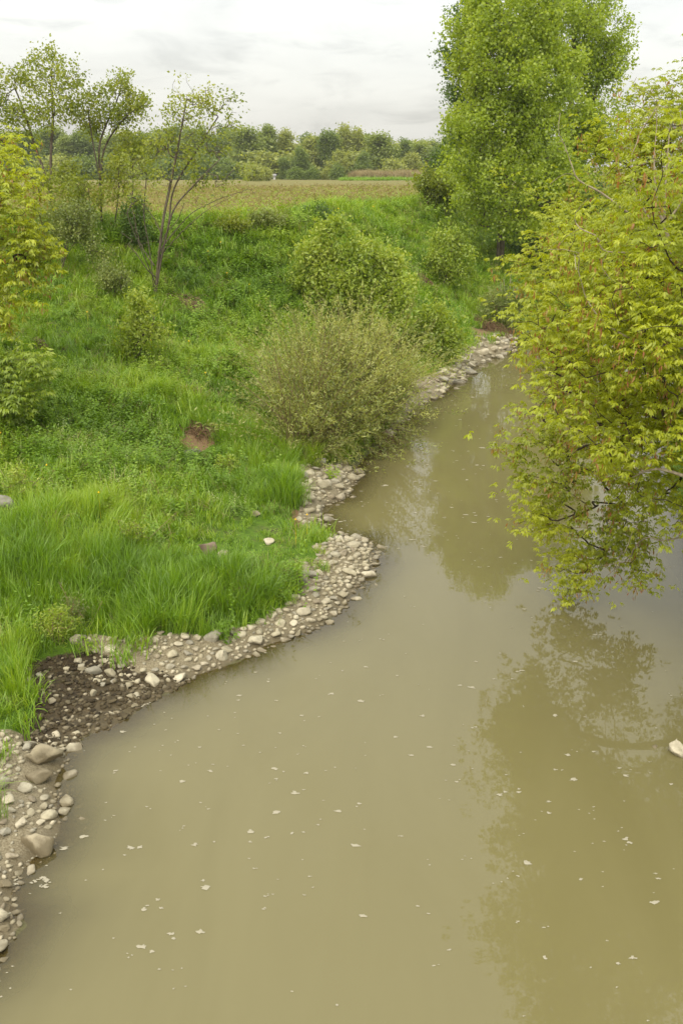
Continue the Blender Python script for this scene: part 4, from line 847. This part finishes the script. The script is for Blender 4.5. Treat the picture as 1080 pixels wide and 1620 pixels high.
# the tall poplars at the bend
def poplar(label, bpx, Y, rows, stems_px, n, br, mat='poplar_leaf', L=.13, lp=22, per=2.8):
    q = W(*bpx) if Y is None else np.array([*at(*bpx, Y)[:2], 0]); q[2] = gz(q[0], q[1]); y0 = q[1]
    sts = [stem(q-[0, 0, .3], *[at(a, b, y0+d) for a, b, d in s]) for s in stems_px]
    return tree('poplar', label, 'tree', q, sts, [(at(a, b, y0+d), r) for a, b, d, r in rows], n, br, mat, 'delta', 'tall poplars at the bend', 'bark', .5, .01, .12, per, .2, L, lp, 1.5, 2.0, 0, None, .05, .3, .3)
poplar('tall poplar with a visible trunk standing on the bank at the bend', (790, 412), None,
  [(800, -10, 0, (1.6, 1.6, 1.3)), (770, 0, 0, (.8, .8, 1.4)), (805, -38, 0, (.6, .6, 1.2)), (838, -15, 0, (.8, .8, 1.5)), (868, 20, 0, (.8, .8, 1.6)), (760, 50, 0, 1.6), (790, 50, -1, 2.0), (845, 50, .5, 2.0), (735, 110, 0, 1.2), (780, 120, -1, 2.0), (830, 130, -1, 2.0), (870, 110, 0, 1.8), (735, 190, -.5, 1.2), (770, 200, -1.5, 1.8), (820, 210, -1.5, 2.0), (865, 200, -1, 1.8), (725, 260, -1, 1.1), (760, 285, -2, 1.6), (810, 290, -2, 1.8), (860, 290, -2, 1.7), (735, 320, -2, 1.0), (772, 345, -2, 1.1), (800, 362, -2, .7), (830, 350, -2, 1.4), (880, 250, -3, 1.2), (895, 300, -3, 1.0)],
  [[(793, 370, 0), (800, 300, 0), (812, 220, 0), (815, 120, 0), (805, 20, 0)], [(796, 330, 0), (780, 230, .5), (765, 120, .8)], [(800, 300, 0), (840, 210, .5), (862, 110, .5)]], 1150, .30)
poplar('poplar behind the nearer one, its crown open against the sky on the right', (880, 380), 60,
  [(900, 0, 0, 2.0), (930, 40, 0, 1.9), (955, 60, 0, 1.2), (900, 100, 0, 2.0), (940, 120, 0, 1.9), (968, 110, 0, 1.1), (982, 80, 0, .7), (985, 165, 0, .8), (950, 185, 0, 1.6), (900, 190, 0, 2.0), (930, 240, 0, 1.9), (890, 270, 0, 2.0), (870, 330, 0, 1.8), (920, 320, 0, 1.8), (985, 200, 0, .7)],
  [[(885, 320, 0), (895, 220, 0), (905, 120, 0), (910, 20, 0)], [(890, 280, 0), (930, 190, 0), (955, 90, 0)]], 760, .28)
poplar('darker poplar peeking out on the left of the tall one', (760, 380), 62,
  [(742, 30, 0, 1.3), (725, 95, 0, 1.1), (745, 110, 0, 1.6), (728, 160, 0, 1.0), (735, 205, 0, 1.3), (722, 245, 0, 1.2), (740, 280, 0, 1.6), (720, 290, 0, 1.0)], [[(757, 330, 0), (748, 220, 0), (742, 100, 0), (742, 20, 0)]], 330, .2, 'dark_leaf')
poplar('dark bushy tree filling the gap under the poplars', (880, 410), 55, [(870, 350, 0, 1.6), (900, 370, 0, 1.6), (850, 380, 0, 1.2), (925, 340, 0, 1.8), (890, 320, 0, 1.6)], [[(878, 380, 0), (885, 340, 0)]], 300, .15, 'dark_leaf')

# ------------------------------------------------------------------ the wood beyond the field
def far_proto(seed, H, Wd, nl, mat, style, form):
    """meshes of one far tree: trunk with limbs and a crown of leaf clumps, base at the origin"""
    global rng
    keep_ = rng; rng = np.random.default_rng(seed)
    rows = []
    for k in range(14):
        q = rng.random(); z = H*(form[0]+(1-form[0])*q); rr = Wd*(.5+.5*math.sin(math.pi*min(1, q*form[1]+.18)))*.55; a = rng.uniform(0, 6.283); d = rng.uniform(.1, .55)*Wd*(1.05-q*.8)
        rows.append(((math.cos(a)*d, math.sin(a)*d, min(z, H-rr*.6)), (rr, rr, rr*rng.uniform(.7, 1.1))))
    tg = lobes_pts(rows, 90, 2.6); A, par, rad, kids = grow([stem((0, 0, -.3), (.1, 0, H*.35), (-.1, .1, H*.7), (0, 0, H*.92))], tg, .2, .02, .9, H*.12, .15)
    tv, tf = tubes(A, par, rad, 5)
    P, D = spots_around(tg, A, par, kids, nl, .35, rad < .07); v, f, t_ = simple(P, D, 'clump', .34, 11, None, .42, .5, .1)
    rng = keep_
    return mesh('far_trunk', tv, tf, M['bark'], True), mesh('far_crown', v, f, M[mat], False, dict(tint=t_))
M['far_a'] = leaf_mat('far_leaf_green', (.12, .17, .03), (.20, .26, .045), (.29, .35, .075), .5)
M['far_b'] = leaf_mat('far_leaf_dark', (.09, .14, .026), (.15, .215, .038), (.22, .285, .06), .5)
M['far_c'] = leaf_mat('far_leaf_pale', (.16, .20, .035), (.27, .31, .06), (.38, .41, .11), .5)
PRO = {'round': far_proto(1, 10, 4.2, 800, 'far_a', 'clump', (.22, .8)), 'round2': far_proto(2, 10, 3.8, 800, 'far_b', 'clump', (.18, .8)), 'tall': far_proto(3, 13, 2.9, 800, 'far_a', 'clump', (.15, .55)),
       'open': far_proto(4, 12, 3.6, 420, 'far_c', 'clump', (.3, .7)), 'pale': far_proto(5, 9, 3.6, 700, 'far_c', 'clump', (.12, .85)), 'dark': far_proto(6, 11, 3.2, 850, 'far_b', 'clump', (.1, .6)), 'bush': far_proto(7, 4, 3.0, 520, 'far_b', 'clump', (.02, 1.0)), 'bush2': far_proto(8, 4, 2.8, 480, 'far_c', 'clump', (.02, 1.0))}
PH = {'round': 10, 'round2': 10, 'tall': 13, 'open': 12, 'pale': 9, 'dark': 11, 'bush': 4, 'bush2': 4}
def far_tree(px, top, Y, kind, name, label, cat, group, wk=1.0, rise=0):
    d = ray(px, 270); x = d[0]*Y/d[1]; z = gz(x, Y); zt = at(px, top, Y)[2]; s = max(.2, (zt-z)/PH[kind])
    o = empty(name, (x, Y, z), rng.uniform(0, 6.283)); o.scale = (s*wk, s*wk, s); tag(o, label, cat, group)
    link('trunk', PRO[kind][0], o); link('crown', PRO[kind][1], o); return o
FR = [  # front of the wood, what can be told apart
 (388, 206, 232, 'round', 'broad green tree in the wood, left of the tallest far poplar'), (424, 199, 238, 'tall', 'tallest feathery poplar of the far wood'), (452, 212, 240, 'open', 'thin feathery tree right of the tallest far poplar'), (478, 238, 222, 'round2', 'round dark green tree behind the dark hedge bush'), (449, 251, 220, 'dark', 'small rounded dark tree left of the dark hedge bush'),
 (497, 217, 236, 'pale', 'yellowish green tree in the far wood left of the dark column tree'), (521, 211, 232, 'dark', 'dark column shaped tree in the far wood'), (546, 205, 244, 'open', 'pale lacy tree rising highest right of the dark column tree'), (566, 210, 246, 'open', 'pale lacy tree next right of the highest one'), (536, 240, 215, 'pale', 'light green young tree in front of the dark column tree'),
 (600, 215, 230, 'round', 'broad mid green tree above the tan reeds'), (572, 245, 218, 'round2', 'bushy dark tree at the left end of the tan reeds'), (640, 226, 240, 'round2', 'low domed tree in the far wood right of the broad one'), (668, 229, 236, 'round', 'low domed tree in the far wood near the poplars'), (622, 255, 212, 'bush2', 'yellowish bush behind the reeds'), (650, 243, 216, 'pale', 'yellowish tree right of the reeds'), (690, 236, 230, 'dark', 'dark tree in the far wood touching the poplars')]
for px, top, Y, k, lab in FR: far_tree(px, top, Y, k, 'far_tree', lab, 'tree', 'trees of the far wood', rng.uniform(1.15, 1.45))
for px, top, Y, k, wk, lab in ((468, 267, 190, 'bush', 1.5, 'dark green hedge bush at the field end, left half'), (494, 268, 190, 'bush', 1.4, 'dark green hedge bush at the field end, right half'), (533, 262, 188, 'bush', 1.0, 'dark tangled bush at the field end left of the reeds'), (516, 268, 190, 'bush2', .8, 'small brownish bush between the hedge and the tangled bush'), (400, 262, 165, 'bush2', 1.1, 'yellow green bush at the field end beside the white shed'), (420, 266, 170, 'bush2', .8, 'smaller yellow green bush left of the white shed')):
    far_tree(px, top, Y, k, 'field_bush', lab, 'bush', 'bushes at the field end', wk)
def far_joined(kind):
    a_, b_ = PRO[kind]; V0 = [np.array([p.co[:] for p in m_.vertices]) for m_ in (a_, b_)]; nq = [np.array([p.vertices[:] for p in m_.polygons]) for m_ in (a_, b_)]
    tt = np.zeros(len(V0[1])); b_.attributes['tint'].data.foreach_get('value', (buf := np.zeros(len(V0[1]), np.float32)))
    return mesh('far_mass', np.vstack(V0), [nq[0], nq[1]+len(V0[0])], [a_.materials[0], b_.materials[0]], False, dict(tint=np.concatenate([np.zeros(len(V0[0])), buf])), np.concatenate([np.zeros(len(nq[0])), np.ones(len(nq[1]))]))
MK = ['round', 'round2', 'tall', 'pale', 'dark', 'bush', 'bush2']; WOOD = proto([far_joined(k) for k in MK], 'far_wood_tree')
P_, S_, I_ = [], [], []
def wood(px, top, Y, kind, wk):
    d = ray(px, 270); x = d[0]*Y/d[1]; z = gz(x, Y); s = max(.2, (at(px, top, Y)[2]-z)/PH[kind]); P_.append((x, Y, z)); S_.append((s*wk, s*wk, s)); I_.append(MK.index(kind))
for px in np.arange(-220, 380, 15): wood(px+rng.uniform(-6, 6), rng.uniform(203, 220), rng.uniform(236, 265), MK[rng.integers(5)], rng.uniform(1.2, 1.6))
for px in np.arange(-260, 900, 15): wood(px+rng.uniform(-6, 6), rng.uniform(217, 232), rng.uniform(275, 315), MK[[0, 1, 4, 0, 3][rng.integers(5)]], rng.uniform(1.4, 1.9))
for px in np.arange(-240, 380, 22): wood(px+rng.uniform(-8, 8), rng.uniform(250, 262), rng.uniform(205, 228), MK[rng.integers(5, 7)], rng.uniform(1.1, 1.7))
for px in np.arange(380, 760, 16): wood(px+rng.uniform(-8, 8), rng.uniform(240, 258), rng.uniform(225, 262), MK[[0, 1, 5, 6, 3][rng.integers(5)]], rng.uniform(1.2, 1.7))
n = len(P_); instancer('far_wood', WOOD, P_, np.stack([np.zeros(n), np.zeros(n), rng.uniform(0, 6.28, n)], -1), S_, I_, np.zeros(n), 'distant green wood closing off the field')
# reeds at the field's far edge
n = 2600; x = np.array([at(p, 280, 1)[0] for p in rng.uniform(548, 668, n)])*1.0; yy = rng.uniform(176, 192, n); ux = (rng.uniform(552, 664, n)-540)/FPX/_f[1]
gx = ux*(yy*.945+.5); gy = yy; gzz = ground_z(gx, gy); gs = np.full(n, 1.0); gl = np.ones(n); tin = rng.uniform(0, 1, n)
REED = proto([blade_mesh('reeds', 24, 1.2, 2.1, .05, .15, .35, M['reed'], 41), blade_mesh('reeds', 20, 1.0, 1.8, .05, .2, .35, M['reed'], 42)], 'reeds')
lay('reeds', REED, fbm(gx, gy, .12, 3, 81) > .40, 2, .55, .95, 'strip of tan dry reeds at the far edge of the field', .05)
# low rough grass along the field's far edge
n = 5000; yy = rng.uniform(172, 186, n); gx = rng.uniform(.0, .22, n)*yy; gy = yy; gzz = ground_z(gx, gy); gs = np.full(n, 2.2); gl = np.full(n, 2.2); tin = rng.uniform(.1, .7, n)
lay('field_margin_grass', SHORT, np.ones(n, bool), 3, .8, 1.5, 'rough green margin at the far end of the field')
# two pale buildings that show between the trunks
def box_v(x0, x1, y0, y1, z0, z1): return np.array([(x0, y0, z0), (x1, y0, z0), (x1, y1, z0), (x0, y1, z0), (x0, y0, z1), (x1, y0, z1), (x1, y1, z1), (x0, y1, z1)])
BF = np.array([(0, 3, 2, 1), (4, 5, 6, 7), (0, 1, 5, 4), (1, 2, 6, 5), (2, 3, 7, 6), (3, 0, 4, 7)])
def paint(name, c, r=.7):
    m, t, o = new_mat(name); principled(t, o, ramp(t, noise(t, pos(t), 3, 4), [(.3, tuple(.85*a for a in c)), (.7, c)]), r); return m
M['white_wall'] = paint('white_wall', (.72, .71, .68)); M['roof'] = paint('grey_roof', (.38, .37, .36)); M['pane'] = paint('window_dark', (.04, .05, .06), .2)
def house(px, Y, wd, hh, label, cat, name, rz):
    d = ray(px, 275); x = d[0]*Y/d[1]; o = empty(name, (x, Y, gz(x, Y)-.1), rz); tag(o, label, cat)
    link('wall', mesh('house_wall', box_v(-wd/2, wd/2, -.7, .7, 0, hh), BF, M['white_wall']), o)
    e = .25; rv = np.array([(-wd/2-e, -.7-e, hh+.004), (wd/2+e, -.7-e, hh+.004), (wd/2+e, -.0+.7+e, hh+.004), (-wd/2-e, -.0+.7+e, hh+.004), (-wd/2-e, 0, hh+.45), (wd/2+e, 0, hh+.45)])
    link('roof', mesh('house_roof', rv, [np.array([(0, 1, 5, 4), (2, 3, 4, 5), (0, 3, 2, 1)]), np.array([(1, 2, 5), (3, 0, 4)])], M['roof']), o)
    for k in range(max(1, int(wd//1.1))):
        wx = -wd/2+.6+k*1.1; f_ = link('window', mesh('house_window', box_v(wx-.25, wx+.25, -.74, -.68, .5, .95), BF, M['white_wall']), o); link('pane', mesh('house_pane', box_v(wx-.19, wx+.19, -.76, -.745, .56, .89), BF, M['pane']), f_)
house(430, 215, 1.3, 1.1, 'tiny white shed behind the bush at the far end of the field', 'shed', 'white_shed', .2)
house(300, 226, 3.4, 1.3, 'low white house with a grey roof behind the bare limbed maple', 'house', 'far_house', -.1)

# ------------------------------------------------------------------ tangles, flowers, foam
def tangle(label, cat, name, px, py, w_, h_, n, mat, lie=.4):
    q = W(px, py); A_, F_, o_ = [], [], 0
    for k in range(n):
        a = rng.uniform(0, 6.283); c = np.array([rng.normal(0, w_*.35), rng.normal(0, w_*.25), 0]); Ln = w_*rng.uniform(.3, .8); d = np.array([math.cos(a), math.sin(a)*.7, 0]); t = np.linspace(-.5, .5, 6)[:, None]
        p = c+d*t*Ln+np.array([0, 0, 1.0])*(h_*rng.uniform(.3, 1)*(1-3*t**2))+rng.normal(0, .02, (6, 3)); p = p+q; p[:, 2] += ground_z(p[:, 0], p[:, 1])-q[2]
        r = rng.uniform(.003, .011); th = np.arange(3)/3*6.283; ring = p[:, None]+r*np.stack([np.cos(th), np.sin(th)*.6, np.sin(th)], -1)[None]
        i0 = np.arange(5)[:, None]*3; j0 = np.arange(3)[None]; j1 = (np.arange(3)+1) % 3
        A_.append(ring.reshape(-1, 3)); F_.append((np.stack([i0+j0, i0+j1[None], i0+3+j1[None], i0+3+j0], -1)+o_).reshape(-1, 4)); o_ += 18
    tag(link(name, mesh(name, np.vstack(A_)-q, np.vstack(F_), mat, True), None, q), label, cat)
M['root'] = bark_mat('root_brown', (.10, .06, .03), (.24, .155, .085), 20)
tangle('clump of brown exposed roots below the pale green sapling', 'roots', 'root_clump', 678, 455, 1.0, .35, 160, M['root'])
tangle('heap of dry brown stalks beside the foot of the bare limbed maple', 'stalks', 'stalk_heap', 297, 484, .9, .2, 90, M['bark_willow'])
tangle('flattened tuft of dead tan grass on the slope near the left edge', 'grass tuft', 'dead_tuft', 64, 548, .42, .13, 170, M['bark_willow'])
tangle('fringe of hanging roots at the bare earth scar', 'roots', 'root_fringe', 322, 688, .6, .2, 110, M['root'])
tangle('brush of dead twigs in the bank at the far bend', 'twigs', 'twig_pile', 772, 522, 1.3, .45, 140, M['root'])
tangle('drift of brown twigs caught under the willow at the water', 'twigs', 'twig_pile', 585, 690, .9, .35, 120, M['root'])
for lab, bp, w_, mat, st, L, n in (('yellow topped weed standing in the tall grass', (207, 872), .24, 'lime_leaf', 'lance', .05, 60), ('feathery pale weed at the head of the black mud', (92, 1022), .22, 'lime_leaf', 'narrow', .06, 90), ('tall feathery pale weed left of the round pale stone', (116, 1005), .16, 'sage_leaf', 'narrow', .05, 60), ('yellow green weed at the left edge above the grey boulder', (28, 790), .2, 'lime_leaf', 'lance', .05, 50), ('small yellow green weed in grass right of the bare earth scar', (357, 760), .18, 'lime_leaf', 'lance', .06, 40)):
    q = W(*bp); pm_ = FPX/((q-EYE) @ _f); h_ = .55*pm_
    shrub('tall_weed', lab, bp, [(bp[0], bp[1]-h_*.75, 0, w_*.8), (bp[0]-w_*pm_*.6, bp[1]-h_*.5, 0, w_*.7), (bp[0]+w_*pm_*.6, bp[1]-h_*.55, 0, w_*.7)], n, mat, st, L, 6, 3, 4, .006, 'bark_willow', .04, 0, 0, 'weed')
V_, F_, o_ = [], [], 0
for px, py in ((78, 775), (5, 722), (486, 853), (326, 612), (140, 515), (535, 345), (590, 340), (330, 415), (360, 450), (395, 468), (240, 560), (468, 862), (160, 822), (480, 420), (300, 560), (70, 668), (350, 402)):
    q = W(px, py); r = .02*max(1, q[1]/18); c = q+np.array([0, 0, .38 if q[1] > 22 else .5]); th = np.arange(9)/9*6.283
    for k in range(3):
        V_.append(np.vstack([c[None]+[0, 0, .012*k], c+np.stack([np.cos(th), np.sin(th), 0*th+.3*(k-1)], -1)*r*(1-.22*k)])); F_.append(np.array([(0, 1+i, 1+(i+1) % 9) for i in range(9)])+o_); o_ += 10
    V_.append(np.array([q-[.004, 0, 0], q+[.004, 0, 0], c])); F_.append(np.array([(0, 1, 2)])+o_); o_ += 3
tag(link('yellow_flowers', mesh('yellow_flowers', np.vstack(V_), np.vstack(F_), M['yellow'])), 'scattered small yellow flowers on the bank', kind='stuff')
V_, F_, o_ = [], [], 0
def fleck(x, y, r, el=1.6, z=.004):
    global o_
    k = 11; th = np.arange(k)/k*6.283; a = rng.uniform(-.3, .3); rr = r*np.clip(1+rng.normal(0, .38, k), .3, 1.8); p = np.stack([np.cos(th)*rr*el, np.sin(th)*rr], -1); p = p @ np.array([[math.cos(a), math.sin(a)], [-math.sin(a), math.cos(a)]])
    V_.append(np.vstack([[(x, y, z+.012*min(1, r/.04))], np.column_stack([p[:, 0]+x, p[:, 1]+y, np.full(k, z)])])); F_.append(np.array([(0, 1+i, 1+(i+1) % k) for i in range(k)])+o_); o_ += k+1
cnt = 0
while cnt < 380:
    px, py = rng.uniform(-40, 1120), 1660-(rng.random()**.8)*1090; q = onz(px, py, 0)
    if not inside(q[:1], q[1:2], RIVER)[0] or gz(q[0], q[1]) > -.03: continue
    if rng.random() > .25+.9*float(vnoise(q[0:1], q[1:2], .35, 4)[0]): continue
    r = .008+.021*rng.random()**3.5
    if q[1] > 20: r *= 1.6
    fleck(q[0], q[1], r, 1.3+.5*rng.random()); cnt += 1
    if rng.random() < .3: fleck(q[0]+rng.normal(0, .06), q[1]+rng.normal(0, .06), r*.7)
for k in range(230):
    px, py = rng.uniform(520, 900), rng.uniform(560, 900); q = onz(px, py, 0)
    if inside(q[:1], q[1:2], RIVER)[0] and gz(q[0], q[1]) < -.03: fleck(q[0], q[1], .008+.016*rng.random()**2, 2.2)
for ln in ([(296, 1074), (275, 1088), (262, 1098)], [(236, 1112), (215, 1122)], [(172, 1148), (165, 1150)], [(124, 1178), (118, 1184), (108, 1184)], [(88, 1318), (70, 1345), (40, 1366)], [(36, 1372), (28, 1388), (26, 1400)], [(52, 1398), (64, 1391), (74, 1392), (74, 1402), (66, 1404)], [(2, 1448), (16, 1445)], [(20, 1462), (22, 1474)], [(300, 1052), (340, 1056)]):
    P_ = np.array([onz(a, b, 0)[:2] for a, b in ln]); P_ = smooth_line(P_, 7)
    for p in P_: fleck(p[0]+rng.normal(0, .012), p[1]+rng.normal(0, .012), rng.uniform(.006, .014), 1.5, .006)
tag(link('foam', mesh('foam', np.vstack(V_), np.vstack(F_), M['foam'], True)), 'white foam flecks drifting on the river', kind='stuff')

# ------------------------------------------------------------------ the damp air between here and the wood
hb = box_v(-420, 420, -60, 420, -3.0, 32); hm, ht, ho = new_mat('haze'); pv = ht.nodes.new('ShaderNodeVolumePrincipled'); pv.inputs['Color'].default_value = (.93, .95, .97, 1); pv.inputs['Density'].default_value = .00022
ht.links.new(pv.outputs[0], ho.inputs['Volume'])
if HAZE: tag(link('haze', mesh('haze', hb, BF, hm)), 'thin damp haze over the field', kind='stuff')
